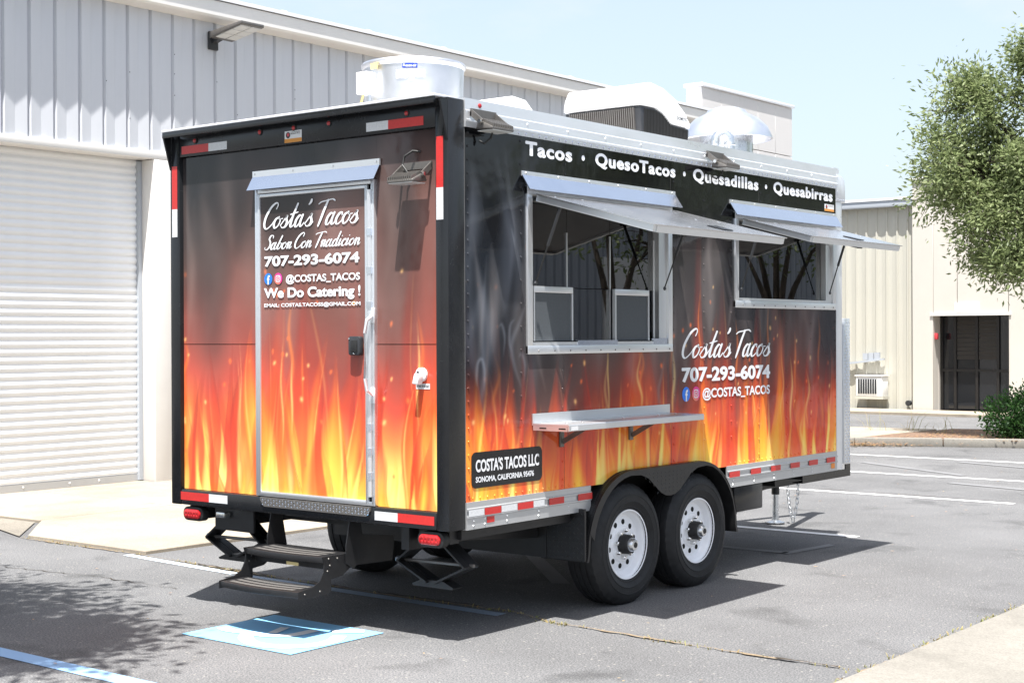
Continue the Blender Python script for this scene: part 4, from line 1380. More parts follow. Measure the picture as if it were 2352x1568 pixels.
# maker's sticker
def sticker(plane, off, u0, u1, v0, v1, s):
    st = empty('maker_sticker', (0, 0, 0), TR)
    h = v1 - v0
    plate('label_face', plane, off, [(u0, v0), (u1, v0), (u1, v1), (u0, v1)], 'pale_label', st)
    plate('label_band', plane, off + s * 0.001, [(u0, v0), (u1, v0), (u1, v0 + h * 0.33), (u0, v0 + h * 0.33)], 'orange_label', st)
    disc('label_emblem', plane, off + s * 0.0015, u0 + (u1 - u0) * 0.21, v0 + h * 0.64, h * 0.27, 'black_vinyl', st, 18)
    disc('label_emblem', plane, off + s * 0.0022, u0 + (u1 - u0) * 0.22, v0 + h * 0.68, h * 0.15, 'red_box', st, 14)
    put_text('label_lettering', 'GOLDSTATE', plane, off + s * 0.0015, u0 + (u1 - u0) * 0.36, u0 + (u1 - u0) * 0.9, v0 + h * 0.68, v0 + h * 0.9, 'black_vinyl', st)
sticker('rear', 0.0005, -1.3, -1.152, 2.887, 2.957, -1)

# ---- tail lamps
for x in (-2.19, -0.158):
    tl = empty('tail_lamp', (0, 0, 0), TR)
    MB().prism(rrect(x - 0.098, x + 0.098, 0.543, 0.632, 0.042), 'y', 0.02, 0.075).build('gasket', 'black_rubber', tl, bevel=0.006)
    MB().prism(rrect(x - 0.078, x + 0.078, 0.558, 0.617, 0.028), 'y', 0.006, 0.022).build('lens', 'red_lens', tl, bevel=0.005)
    b = MB()
    for i in range(5):
        for j in range(2):
            b.dome((x - 0.052 + i * 0.026, 0.0055, 0.575 + j * 0.024), (0, -1, 0), 0.009, 0.003, 8)
    o = b.build('led_dots', 'red_lens', tl)
    o['kind'] = 'stuff'
    MB().box(x - 0.1, x + 0.09, 0.08, 0.16, 0.56, 0.66).build('lamp_bracket', 'chassis', tl)
# licence lamp
MB().box(-1.94, -1.86, -0.004, 0.05, 0.585, 0.62).build('licence_lamp', 'chrome', TR, bevel=0.006)
MB().box(-2.02, -1.66, 0.06, 0.075, 0.5, 0.64).build('plate_bracket', 'chassis', TR)

# ---- drain port on the rear wall
DP = empty('water_inlet', (0, 0, 0), TR)
MB().lathe([(0.04, 0.0), (0.04, -0.014), (0.03, -0.02), (0.0, -0.02)], (-0.222, PY, 1.505), 'y', 22).build('flange', 'white_plastic', DP)
MB().prism([(-0.25, 1.455), (-0.205, 1.45), (-0.195, 1.50), (-0.23, 1.515)], 'y', PY - 0.06, PY - 0.018).build('flap', 'white_plastic', DP, bevel=0.006)
disc('port_lock', 'rear', PY - 0.022, -0.236, 1.515, 0.011, 'dark_plastic', DP, 12)
plate('label', 'rear', PY - 0.002, [(-0.268, 1.424), (-0.163, 1.424), (-0.163, 1.456), (-0.268, 1.456)], 'white_tape', DP)
put_text('label_lettering', 'POTABLE WATER ONLY', 'rear', PY - 0.003, -0.262, -0.168, 1.434, 1.447, 'black_vinyl', DP, bold=0.02)

# ---- floodlights
def flood(loc, axis):
    """cast housing with cooling fins on a trunnion; built with the wall at local y=0, lamp towards -y"""
    e = empty('flood_light', (0, 0, 0), TR)
    def T(p):
        x, y, z = (q * 0.82 for q in p)
        return (loc[0] + x, loc[1] + y, loc[2] + z) if axis == 'rear' else (loc[0] - y, loc[1] + x, loc[2] + z)
    def put(b, name, material, **k):
        b.v = [T(p) for p in b.v]
        return b.build(name, material, e, **k)
    W_ = 0.118
    b = MB().hexa([(-W_, -0.185, -0.062), (W_, -0.185, -0.062), (W_, -0.035, -0.05), (-W_, -0.035, -0.05),
                   (-W_, -0.185, -0.045), (W_, -0.185, -0.045), (W_, -0.06, 0.012), (-W_, -0.06, 0.012)])
    put(b, 'housing', 'bronze', bevel=0.006)
    for i in range(12):
        x = -W_ + 0.006 + i * 0.0193
        put(MB().prism([(-0.186, -0.047), (-0.186, -0.024), (-0.085, 0.022), (-0.055, 0.01)], 'x', x, x + 0.007), 'cooling_fin', 'bronze', smooth=False)
    put(MB().box(-W_ + .012, W_ - .012, -0.178, -0.045, -0.0665, -0.0615), 'lens', 'lens')
    for s_ in (-1, 1):
        put(MB().bar((s_ * (W_ + 0.012), -0.004, 0.065), (s_ * (W_ + 0.012), -0.10, -0.01), 0.012, 0.04), 'bracket_arm', 'bronze')
        put(MB().cyl((s_ * (W_ + 0.004), -0.09, -0.005), (s_ * (W_ + 0.03), -0.09, -0.005), 0.015, n=12), 'bracket_bolt', 'chrome')
    put(MB().box(-W_ - 0.018, W_ + 0.018, -0.014, -0.002, 0.04, 0.09), 'bracket_plate', 'bronze')
    put(MB().tube([(0.03, -0.004, 0.16), (-0.01, -0.04, 0.165), (-0.055, -0.07, 0.13), (-0.06, -0.09, 0.07), (-0.02, -0.1, 0.03), (0.0, -0.1, 0.0)] if axis == 'rear' else
                  [(-0.04, -0.004, -0.12), (-0.02, -0.03, -0.14), (0.02, -0.06, -0.1), (0.02, -0.08, -0.03)], 0.008, 8), 'cable', 'black_rubber')
    return e
flood((-0.25, PY, 2.622), 'rear')
flood((0.012, 0.285, 2.915), 'side')
flood((0.012, 2.83, 2.922), 'side')

# ---- right side wall: vinyl panels with window and wheel-arch openings
W1 = (0.695, 2.278, 1.613, 2.60)
W2 = (3.117, 4.708, 1.918, 2.60)
YA, YB, RT = 1.7485, 2.5999, 0.385
def arch_outline():
    """fender outer edge in (y, z), from rear foot over the top to front foot"""
    P = [(1.225, 0.33)]
    for i in range(13):
        a = math.radians(180 - 90 * i / 12)
        P.append((YA - 0.02 + 0.49 * math.cos(a), 0.385 + 0.475 * math.sin(a)))
    for i in range(13):
        a = math.radians(90 - 90 * i / 12)
        P.append((YB - 0.04 + 0.49 * math.cos(a), 0.385 + 0.475 * math.sin(a)))
    P.append((3.065, 0.33))
    return P
AO = arch_outline()
def inside_arch(u, v):
    z = np.interp(u, [p[0] for p in AO], [p[1] for p in AO], left=-1, right=-1)
    z = np.where((u > YA - 0.02) & (u < YB - 0.04), 0.86, z)
    return v < z - 0.012
def side_hole(u, v):
    h = np.zeros(len(u), bool)
    for a in (W1, W2):
        h |= (u > a[0] + 0.02) & (u < a[1] - 0.02) & (v > a[2] + 0.02) & (v < a[3] - 0.02)
    return h | inside_arch(u, v)
SEAMS = [0.141, 1.066, 2.275, 3.484, 4.735]
for u0, u1 in zip(SEAMS[:-1], SEAMS[1:]):
    vinyl('side_panel', 'side', 0.0, u0 + 0.0015, u1 - 0.0015, 0.79, 2.898, SIDE, TR, side_hole, 0.0085)
# wall core, built round the openings
b = MB()
for y0, y1, z0, z1 in ((0.14, W1[0], 0.8, 2.96), (W1[0], W1[1], 0.8, W1[2] + .03), (W1[0], W1[1], W1[3] - .03, 2.96), (W1[1], W2[0], 0.9, 2.96),
                       (W2[0], W2[1], 0.9, W2[2] + .03), (W2[0], W2[1], W2[3] - .03, 2.96), (W2[1], 4.73, 0.8, 2.96)):
    if z0 < 0.86 and y1 > 1.2 and y0 < 3.0:
        z0 = 0.87
    b.box(-0.05, -0.004, y0, y1, z0, z1)
b.build('side_wall_core', 'interior', TR, smooth=False)

# rivets
def rivets(name, pts, nrm, r, h, material, parent):
    b = MB()
    for p in pts:
        b.dome(p, nrm, r, h, 6)
    o = b.build(name, material, parent, smooth=False, recalc=False)
    o['kind'] = 'stuff'
    return o
R1 = []
for y, z0, z1, st in ((0.165, 0.83, 2.86, 0.075), (0.645, 1.1, 2.86, 0.135), (1.05, 0.85, 1.58, 0.11), (1.082, 2.7, 2.88, 0.06), (2.31, 0.88, 2.86, 0.11), (2.70, 1.0, 2.86, 0.11),
                      (3.07, 1.0, 2.6, 0.11), (3.47, 0.85, 1.88, 0.11), (3.5, 2.7, 2.88, 0.06), (3.9, 0.85, 1.88, 0.12), (4.3, 0.85, 1.88, 0.12), (4.72, 0.85, 2.86, 0.075)):
    for z in np.arange(z0, z1, st):
        R1.append((0.001, y, z))
for y in np.arange(0.2, 4.72, 0.065):
    z = 0.812
    if not 1.3 < y < 3.0:
        R1.append((0.001, y, z))
rv_o = rivets('wall_rivets', R1, (1, 0, 0), 0.0075, 0.005, 'vinyl', TR)
co = np.array([v.co[:] for v in rv_o.data.vertices])
ca = rv_o.data.color_attributes.new('print', 'FLOAT_COLOR', 'POINT')
ca.data.foreach_set('color', np.concatenate([SIDE.sample(co[:, 1], co[:, 2]), np.ones((len(co), 1))], 1).ravel().astype(np.float32))

# top trim
TT = empty('roof_trim', (0, 0, 0), TR)
MB().prism([(-0.06, 3.05), (0.004, 3.046), (0.004, 2.982), (0.012, 2.976), (0.012, 2.93), (0.02, 2.925), (0.02, 2.917), (0.01, 2.913), (0.008, 2.885), (-0.0035, 2.885), (-0.0035, 2.96), (-0.06, 2.98)],
           'y', 0.141, 4.735).build('cove_rail', 'alu', TT, smooth=False)
rivets('trim_rivets', [(0.009, y, 2.899) for y in np.arange(0.62, 4.72, 0.066)], (1, 0, 0), 0.0095, 0.007, 'alu_bright', TT)
rivets('trim_rivets', [(0.012, y, 2.955) for y in np.arange(0.7, 4.7, 0.4)], (1, 0, 0), 0.008, 0.005, 'alu_frame', TT)
ml_ = empty('marker_lamp', (0, 0, 0), TR)
MB().dome((0.005, 0.27, 3.015), (1, 0, 0), 0.014, 0.01, 12).build('lens', 'red_lens', ml_)

# bottom rail
BR = empty('lower_rail', (0, 0, 0), TR)
def rail(y0, y1, cut=None):
    P = [(-0.03, 0.6387), (0.006, 0.6387), (0.006, 0.700), (0.012, 0.704), (0.012, 0.714), (0.007, 0.717), (0.007, 0.742), (0.012, 0.746), (0.012, 0.756), (0.006, 0.76), (0.006, 0.793), (-0.0035, 0.793), (-0.0035, 0.66), (-0.03, 0.66)]
    return MB().prism(P, 'y', y0, y1).build('rail_profile', 'alu_rail', BR, smooth=False)
rail(0.141, 1.335)
rail(3.0, 4.735)
rv = []
for y in list(np.arange(0.2, 1.3, 0.3)) + list(np.arange(3.08, 4.73, 0.305)):
    rv += [(0.0065, y, 0.685), (0.0065, y, 0.658)]
rv += [(0.0065, 0.3, 0.69), (0.0065, 0.3, 0.66)]
rivets('rail_rivets', rv, (1, 0, 0), 0.0065, 0.005, 'alu_frame', BR)
for y in (0.29, 0.592, 0.896, 1.19, 3.02, 3.329, 3.63, 3.935, 4.237, 4.537):
    tape('side', 0.0135, y, y + 0.15, 0.711, 0.751, 'red_tape')
for y0, y1 in ((0.15, 0.288), (0.443, 0.59), (0.744, 0.85)):
    tape('side', 0.0128, y0, y1, 0.713, 0.749, 'white_tape')
tape('side', 0.008, 0.316, 0.384, 0.664, 0.698, 'red_tape')
plate('amber_reflector', 'side', 0.0085, [(4.625, 0.66), (4.69, 0.66), (4.69, 0.7), (4.625, 0.7)], 'amber', TR)

# front corner, nose guard, corner casting
MB().prism([(0.0, 4.737), (0.0, 4.84), (-0.015, 4.875), (-0.05, 4.89), (XL + 0.05, 4.89), (XL + 0.05, 4.85), (-0.05, 4.85), (-0.05, 4.737)], 'z', 0.64, 2.78).build('front_wall', 'alu', TR)
MB().prism([(4.737, 2.783), (4.9, 2.783), (4.9, 2.9), (4.89, 2.95), (4.86, 2.985), (4.82, 2.998), (4.737, 3.002)], 'x', -0.1, 0.004).build('corner_casting', 'alu', TR, bevel=0.004)
MB().prism([(4.72, 3.003), (4.80, 3.003), (4.83, 3.01), (4.84, 3.03), (4.83, 3.05), (4.80, 3.058), (4.72, 3.055)], 'x', -1.0, -0.02).build('front_roof_roll', 'alu', TR)
rivets('casting_rivets', [(0.005, 4.76, z) for z in np.arange(2.8, 2.99, 0.06)] + [(0.005, y, 2.8) for y in np.arange(4.78, 4.9, 0.03)], (1, 0, 0), 0.006, 0.004, 'alu_bright', TR)
NG = empty('stone_guard', (0, 0, 0), TR)
MB().box(XL + 0.02, -0.005, 4.893, 4.998, 0.68, 1.852).build('plate', 'alu_frame', NG, bevel=0.004)
pts = []
for j in range(46):
    for i in range(4):
        pts.append(((-0.0045, 4.908 + i * 0.025, 0.695 + j * 0.025), 1 if (i + j) % 2 else -1))
o = lozenges(MB(), pts, (1, 0, 0), (0, 1, 0), 0.012, 0.0035, 0.003).build('tread_pattern', 'alu_bright', NG, smooth=False, recalc=False)
o['kind'] = 'stuff'
MB().prism([(4.16, 0.577), (4.99, 0.577), (4.99, 0.675), (4.905, 0.675), (4.905, 0.636), (4.16, 0.636)], 'x', -0.012, -0.002).build('front_skirt', 'grey_black', TR)
MB().box(-0.09, -0.014, 4.16, 4.99, 0.577, 0.583).build('front_skirt_flange', 'grey_black', TR)
MB().box(XL, -0.095, 4.9, 4.99, 0.58, 0.672).build('front_beam', 'grey_black', TR)

# roof, left wall, floor, interior
MB().box(XL, -0.065, 0.1, 4.85, 3.0, 3.036).build('roof', 'white_enamel', TR, smooth=False)
MB().box(XL, XL + 0.05, 0.14, 4.85, 0.64, 2.99).build('left_wall', 'grey_black', TR, smooth=False)
b = MB()
for y0, y1 in ((0.13, 1.2), (3.1, 4.85)):
    b.box(XL + 0.055, -0.055, y0, y1, 0.66, 0.70)
b.box(XL + 0.055, -0.055, 1.2, 3.1, 0.87, 0.9)
b.build('floor', 'interior_dark', TR, smooth=False)
MB().box(XL + 0.055, -0.055, 0.13, 4.84, 2.955, 2.995).build('ceiling', 'interior', TR, smooth=False)
MB().box(XL + 0.055, XL + 0.06, 0.14, 4.84, 0.91, 2.95).build('lining', 'interior', TR, smooth=False)
MB().box(XL + 0.06, XL + 0.75, 0.5, 4.2, 0.91, 1.65).build('cooking_line', 'galv', TR, bevel=0.01)
MB().prism([(XL + 0.06, 2.95), (XL + 1.15, 2.95), (XL + 1.15, 2.6), (XL + 0.9, 2.35), (XL + 0.06, 2.35)], 'y', 0.7, 3.9).build('range_hood', 'galv', TR, smooth=False)
MB().box(-0.7, -0.06, 2.5, 4.5, 0.91, 1.75).build('prep_counter', 'galv', TR, bevel=0.01)
MB().box(-0.42, -0.06, 0.6, 2.4, 1.5, 1.54).build('serving_counter', 'galv', TR)

# ---- serving windows
def window(W_, name):
    y0, y1, z0, z1 = W_
    e = empty(name, (0, 0, 0), TR)
    f = 0.05
    MB().box(-0.06, 0.014, y0, y0 + f, z0, z1).build('frame_stile', 'alu_frame', e, bevel=0.003)
    MB().box(-0.06, 0.014, y1 - f, y1, z0, z1).build('frame_stile', 'alu_frame', e, bevel=0.003)
    MB().box(-0.06, 0.0155, y0 + 0.0, y1, z0 - 0.001, z0 + f).build('frame_sill', 'alu_frame', e, bevel=0.003)
    MB().box(-0.06, 0.0155, y0 + 0.0, y1, z1 - f, z1 + 0.001).build('frame_head', 'alu_frame', e, bevel=0.003)
    MB().box(-0.05, -0.005, y1 - 0.14, y1 - f - 0.001, z0 + f, z1 - f).build('side_channel', 'alu_frame', e)
    rivets('frame_screws', [(0.016, y, z0 + 0.018) for y in np.arange(y0 + 0.1, y1, 0.16)], (1, 0, 0), 0.006, 0.003, 'bronze', e)
    MB().box(-0.030, 0.006, y0 + f, y1 - 0.14, z0 + f + 0.001, z0 + f + 0.02).build('track', 'alu_frame', e)
    return e
SW = window(W1, 'serving_window')
# fixed glass over the window, lower sliding screens
for y0, y1 in ((0.75, 1.165), (1.165, 1.63), (1.63, 2.135)):
    MB().box(-0.052, -0.048, y0 + 0.002, y1 - 0.002, 2.015, W1[3] - 0.06).build('glass_pane', 'glass', SW)
    MB().box(-0.056, -0.044, y1 - 0.006, y1 + 0.003, 1.69, W1[3] - 0.25).build('mullion', 'alu_frame', SW)
MB().box(-0.052, -0.048, 1.19, 1.628, 1.69, 2.01).build('glass_pane', 'glass', SW)
for y0, y1 in ((0.785, 1.183), (1.637, 2.034)):
    s_ = y0
    MB().box(-0.034, -0.012, y0, y1, 1.978, 2.016).build('screen_rail', 'alu_frame', SW, bevel=0.003)
    MB().box(-0.034, -0.013, y0, y0 + 0.014, 1.69, 1.977).build('screen_stile', 'alu_frame', SW)
    MB().box(-0.034, -0.013, y1 - 0.014, y1, 1.69, 1.977).build('screen_stile', 'alu_frame', SW)
    MB().box(-0.026, -0.022, y0 + 0.015, y1 - 0.015, 1.69, 1.977).build('screen_mesh', 'screen', SW)
MB().box(-0.01, 0.01, 1.2, 1.63, 1.665, 1.692).build('sill_step', 'alu_bright', SW)
MB().box(-0.01, 0.008, 2.05, 2.22, 1.665, 1.70).build('sill_step', 'alu_bright', SW)
SW2 = window(W2, 'serving_window')
for y0, y1 in ((3.17, 3.86), (3.86, 4.565)):
    MB().box(-0.052, -0.048, y0, y1 - 0.003, W2[2] + 0.055, W2[3] - 0.052).build('glass_pane', 'glass', SW2)
plate('menu_notice', 'side', -0.056, [(4.1, 2.18), (4.5, 2.18), (4.5, 2.42), (4.1, 2.42)], 'red_box', SW2)
put_text('notice_lettering', 'PRECAUCION', 'side', -0.0545, 4.18, 4.46, 2.26, 2.285, 'pale_label', SW2)
MB().box(-0.03, 0.012, 4.6, 4.66, 2.43, 2.45).build('lock_hasp', 'chrome', SW2)

# ---- drip caps and lifted awnings
def awning(y0, y1, cap0, cap1, xo, zo, hx=0.03, hz=2.553, name='window_awning'):
    c = empty('window_drip_cap', (0, 0, 0), TR)
    MB().box(0.0015, 0.008, cap0, cap1, 2.655, 2.684).build('cap_flange', 'alu_frame', c)
    # folded sheet with a mitred far end
    MB().hexa([(0.008, cap0, 2.656), (0.008, cap1, 2.656), (0.011, cap1, 2.66), (0.011, cap0, 2.66),
               (0.062, cap0 - 0.0, 2.572), (0.062, cap1, 2.572), (0.066, cap1, 2.575), (0.066, cap0, 2.575)]).build('cap_sheet', 'alu_bright', c, smooth=False)
    MB().prism([(0.01, 2.655), (0.063, 2.573), (0.02, 2.573)], 'y', cap1, cap1 + 0.002).build('cap_end', 'alu_bright', c, smooth=False)
    rivets('screws', [(0.008, y, 2.672) for y in np.linspace(cap0 + 0.04, cap1 - 0.04, 6)], (1, 0, 0), 0.007, 0.004, 'chrome', c)
    a = empty(name, (0, 0, 0), TR)
    d = Vector((xo - hx, 0, zo - hz)).normalized()
    n = Vector((-d.z, 0, d.x))
    Lh = Vector((xo - hx, 0, zo - hz)).length
    P = lambda t, y, h: tuple(Vector((hx, y, hz)) + d * t + n * h)
    def slab(b, t0, t1, ya, yb, h0, h1):
        return b.hexa([P(t0, ya, h0), P(t0, yb, h0), P(t1, yb, h0), P(t1, ya, h0), P(t0, ya, h1), P(t0, yb, h1), P(t1, yb, h1), P(t1, ya, h1)])
    slab(MB(), 0.02, Lh, y0 - 0.01, y1 + 0.01, -0.002, 0.004).build('awning_skin', 'alu_panel', a, smooth=False)
    slab(MB(), 0.03, Lh - 0.01, y0 + 0.032, y1 - 0.032, -0.026, -0.022).build('awning_liner', 'interior', a, smooth=False)
    for ya, yb in ((y0, y0 + 0.03), (y1 - 0.03, y1)):
        slab(MB(), 0.02, Lh - 0.012, ya, yb, -0.04, -0.003).build('side_rail', 'alu_frame', a, smooth=False)
    slab(MB(), Lh - 0.032, Lh - 0.004, y0 + 0.031, y1 - 0.031, -0.042, -0.003).build('front_rail', 'alu_frame', a, smooth=False)
    slab(MB(), 0.0, 0.03, y0 + 0.031, y1 - 0.031, -0.02, -0.003).build('hinge_rail', 'alu_frame', a, smooth=False)
    ym = (y0 + y1) / 2 + 0.1
    slab(MB(), Lh - 0.16, Lh - 0.04, ym - 0.06, ym + 0.06, 0.005, 0.012).build('latch_plate', 'black_gloss', a, bevel=0.003)
    slab(MB(), Lh - 0.12, Lh - 0.03, ym - 0.04, ym + 0.04, -0.055, -0.044).build('latch_paddle', 'dark_plastic', a, bevel=0.003)
    for y in (y0 + 0.12, y0 + 0.4, y1 - 0.4, y1 - 0.12):
        b = MB()
        for t in (0.06, Lh * 0.5, Lh - 0.03):
            b.dome(P(t, y, 0.004), n, 0.008, 0.004)
        b.build('screws', 'chrome', a)['kind'] = 'stuff'
    return a, P, Lh
A1, P1, L1 = awning(0.742, 2.258, 0.65, 2.325, 0.872, 2.33)
A2, P2, L2 = awning(3.17, 4.66, 3.05, 4.728, 0.59, 2.40)
for a, Pf, ys, zb, t in ((A1, P1, (0.762, 2.165), 2.03, 0.19), (A2, P2, (3.19, 4.585), 2.05, 0.15)):
    for y in ys:
        top = Vector(Pf(t, y, -0.045))
        bot = Vector((0.02, y, zb))
        midp = top.lerp(bot, 0.5)
        MB().cyl(top, midp, 0.0095, n=10).build('strut_body', 'dark_plastic', a)
        MB().cyl(midp, bot, 0.0045, n=8).build('strut_rod', 'black_rubber', a)
        MB().dome(bot, (1, 0, 0), 0.014, 0.012, 8).build('strut_ball', 'dark_plastic', a)
        MB().box(top.x - 0.02, top.x + 0.03, y - 0.012, y + 0.012, top.z, top.z + 0.02).build('strut_bracket', 'dark_plastic', a)

# ---- counter shelf
CS = empty('counter_shelf', (0, 0, 0), TR)
MB().prism([(0.004, 1.205), (0.27, 1.205), (0.275, 1.2), (0.275, 1.168), (0.265, 1.165), (0.262, 1.194), (0.004, 1.194)], 'y', 0.742, 2.242).build('shelf_top', 'alu_frame', CS, smooth=False)
MB().box(0.003, 0.012, 0.742, 2.242, 1.206, 1.262).build('backsplash', 'alu_frame', CS)
for y in (0.742, 2.238):
    MB().box(0.013, 0.26, y, y + 0.004, 1.165, 1.193).build('shelf_end', 'alu_frame', CS)
for y in (0.9, 1.06, 1.5, 1.9, 2.1):
    MB().dome((0.14, y, 1.205), (0, 0, 1), 0.008, 0.004).build('screw', 'chrome', CS)
for y in (1.03, 1.78):
    MB().box(0.002, 0.014, y - 0.02, y + 0.02, 1.05, 1.193).build('bracket_leg', 'bronze', CS, bevel=0.002)
    MB().bar((0.014, y, 1.08), (0.2, y, 1.18), 0.03, 0.008, (0, 1, 0)).build('bracket_brace', 'bronze', CS)
plate('label', 'side', 0.2765, [(0.76, 1.172), (0.83, 1.172), (0.83, 1.195), (0.76, 1.195)], 'pale_label', CS)
for y in (0.06, 0.2):
    plate('slot', 'rear', 0.741, [(y + 0.0, 1.176), (y + 0.05, 1.176), (y + 0.05, 1.184), (y, 1.184)], 'dark', CS)

# ---- side lettering
sx = 0.0025
SL = empty('side_lettering', (0, 0, 0), TR)
put_text('menu_lettering', 'Tacos', 'side', sx, 0.69, 1.155, 2.776, 2.862, 'white_vinyl', SL, bold=0.043, spacing=1.12)
put_text('menu_lettering', 'QuesoTacos', 'side', sx, 1.40, 2.335, 2.762, 2.86, 'white_vinyl', SL, bold=0.043, spacing=1.12)
put_text('menu_lettering', 'Quesadillas', 'side', sx, 2.56, 3.472, 2.76, 2.862, 'white_vinyl', SL, bold=0.043, spacing=1.12)
put_text('menu_lettering', 'Quesabirras', 'side', sx, 3.70, 4.675, 2.76, 2.862, 'white_vinyl', SL, bold=0.043, spacing=1.12)
for y in (1.272, 2.449, 3.588):
    disc('menu_dot', 'side', sx, y, 2.813, 0.017, 'white_vinyl', SL, 16)
put_script('script_lettering', "Costa's Tacos", 'side', sx, 2.406, 3.645, 1.555, 1.775, 'white_vinyl', SL, pen=0.24)
put_text('phone_lettering', '707-293-6074', 'side', sx, 2.405, 3.64, 1.40, 1.503, 'white_vinyl', SL, bold=0.042)
badges('side', sx, 2.462, 2.59, 1.32, 0.05, 1, SL)
put_text('handle_lettering', '@COSTAS_TACOS', 'side', sx, 2.676, 3.634, 1.268, 1.356, 'white_vinyl', SL, bold=0.03)
NP = empty('name_plate', (0, 0, 0), TR)
plate('plate_face', 'side', 0.0035, rrect(0.186, 0.84, 0.866, 1.068, 0.035), 'black_vinyl', NP)
put_text('plate_lettering', "COSTA'S TACOS LLC", 'side', 0.0047, 0.222, 0.808, 0.955, 1.028, 'white_vinyl', NP, bold=0.032)
put_text('plate_lettering', 'SONOMA, CALIFORNIA 95476', 'side', 0.0047, 0.222, 0.757, 0.892, 0.930, 'white_vinyl', NP, bold=0.026)
sticker('side', 0.0025, 4.535, 4.699, 2.697, 2.752, 1)

# ---- fender
FE = empty('fender', (0, 0, 0), TR)
FX = 0.055
b = MB()
n = len(AO)
vs = []
inn = []
for i, (y, z) in enumerate(AO):   # inner edge, 28 mm inside
    c = ((YA - 0.02) if y < YA else ((YB - 0.04) if y > YB else y), 0.385)
    d = Vector((y - c[0], z - c[1]))
    d = d.normalized() if d.length > 0.02 else Vector((0, 1))
    inn.append((y - d.x * 0.02, z - d.y * 0.02) if 0 < i < n - 1 else (y + (0.02 if i == 0 else -0.02), z))
for i in range(n):
    vs += [(-0.3, *AO[i]), (FX, *AO[i]), (FX, *inn[i]), (-0.3, *inn[i])]
fs = []
for i in range(n - 1):
    for k in range(4):
        a, c = 4 * i + k, 4 * i + (k + 1) % 4
        fs.append((a, c, c + 4, a + 4))
b.add(vs, fs)
b.build('fender_top', 'chassis', FE)
# outer skirt with the rounded tongue between the wheels
SK = [AO[i] for i in range(1, n - 1)]
low = []
for i in range(9):
    a = math.radians(10 + 75 * i / 8)
    low.append((YB + 0.455 * math.cos(a), 0.375 + 0.455 * math.sin(a)))
tong = [(YB - 0.08, 0.822), (YB - 0.16, 0.795), (YB - 0.24, 0.74), (YB - 0.31, 0.69), (YB - 0.37, 0.668), (YB - 0.425, 0.662), (YB - 0.48, 0.668), (YB - 0.54, 0.69), (YB - 0.61, 0.74), (YB - 0.69, 0.795), (YB - 0.77, 0.822)]
left = []
for i in range(9):
    a = math.radians(95 + 75 * i / 8)
    left.append((YA + 0.455 * math.cos(a), 0.375 + 0.455 * math.sin(a)))
outer = [p for p in AO if p[1] > 0.45]
poly = outer + low + tong + left
MB().prism(poly, 'x', FX - 0.004, FX + 0.002).build('fender_skirt', 'chassis', FE, smooth=False)
pts = []
for j in range(2, 9):
    for i in range(36):
        y, z = 1.3 + i * 0.048, 0.64 + j * 0.026
        ok = (abs(y - (YB - 0.425)) < 0.36 - (0.84 - z) * 1.35 and z < 0.83 and z > 0.68)
        if ok:
            pts.append(((FX + 0.0022, y, z), 1 if (i + j) % 2 else -1))
lozenges(MB(), pts, (1, 0, 0), (0, 1, 0), 0.014, 0.0035, 0.002).build('tread_pattern', 'chassis', FE, smooth=False, recalc=False)['kind'] = 'stuff'
pts = []
for i in range(n - 1):
    for t in (0.15, 0.4, 0.65, 0.9):
        q = Vector(AO[i]).lerp(Vector(AO[i + 1]), t)
        d = (Vector(AO[i + 1]) - Vector(AO[i])).normalized()
        for x in (0.015, 0.04):
            pts.append(((x, q.x - d.y * 0.0008, q.y + d.x * 0.0008), (0, -d.y, d.x)))
b = MB()
for c, nv in pts:
    lozenges(b, [(c, 1)], nv, (1, 0, 0), 0.011, 0.003, 0.002)
b.build('tread_pattern', 'grey_black', FE, smooth=False, recalc=False)['kind'] = 'stuff'
MB().box(-0.32, FX - 0.005, 1.205, 1.222, 0.34, 0.66).build('mud_flap', 'chassis', FE)
pts = [((-0.3 + i * 0.03, 1.2045, 0.36 + j * 0.03), 1 if (i + j) % 2 else -1) for i in range(12) for j in range(10)]
lozenges(MB(), pts, (0, -1, 0), (1, 0, 0), 0.014, 0.004, 0.003).build('tread_pattern', 'chassis', FE, smooth=False, recalc=False)['kind'] = 'stuff'
MB().box(-0.4, -0.305, 1.2, 3.09, 0.5, 0.87).build('wheel_well', 'dark', FE, smooth=False)

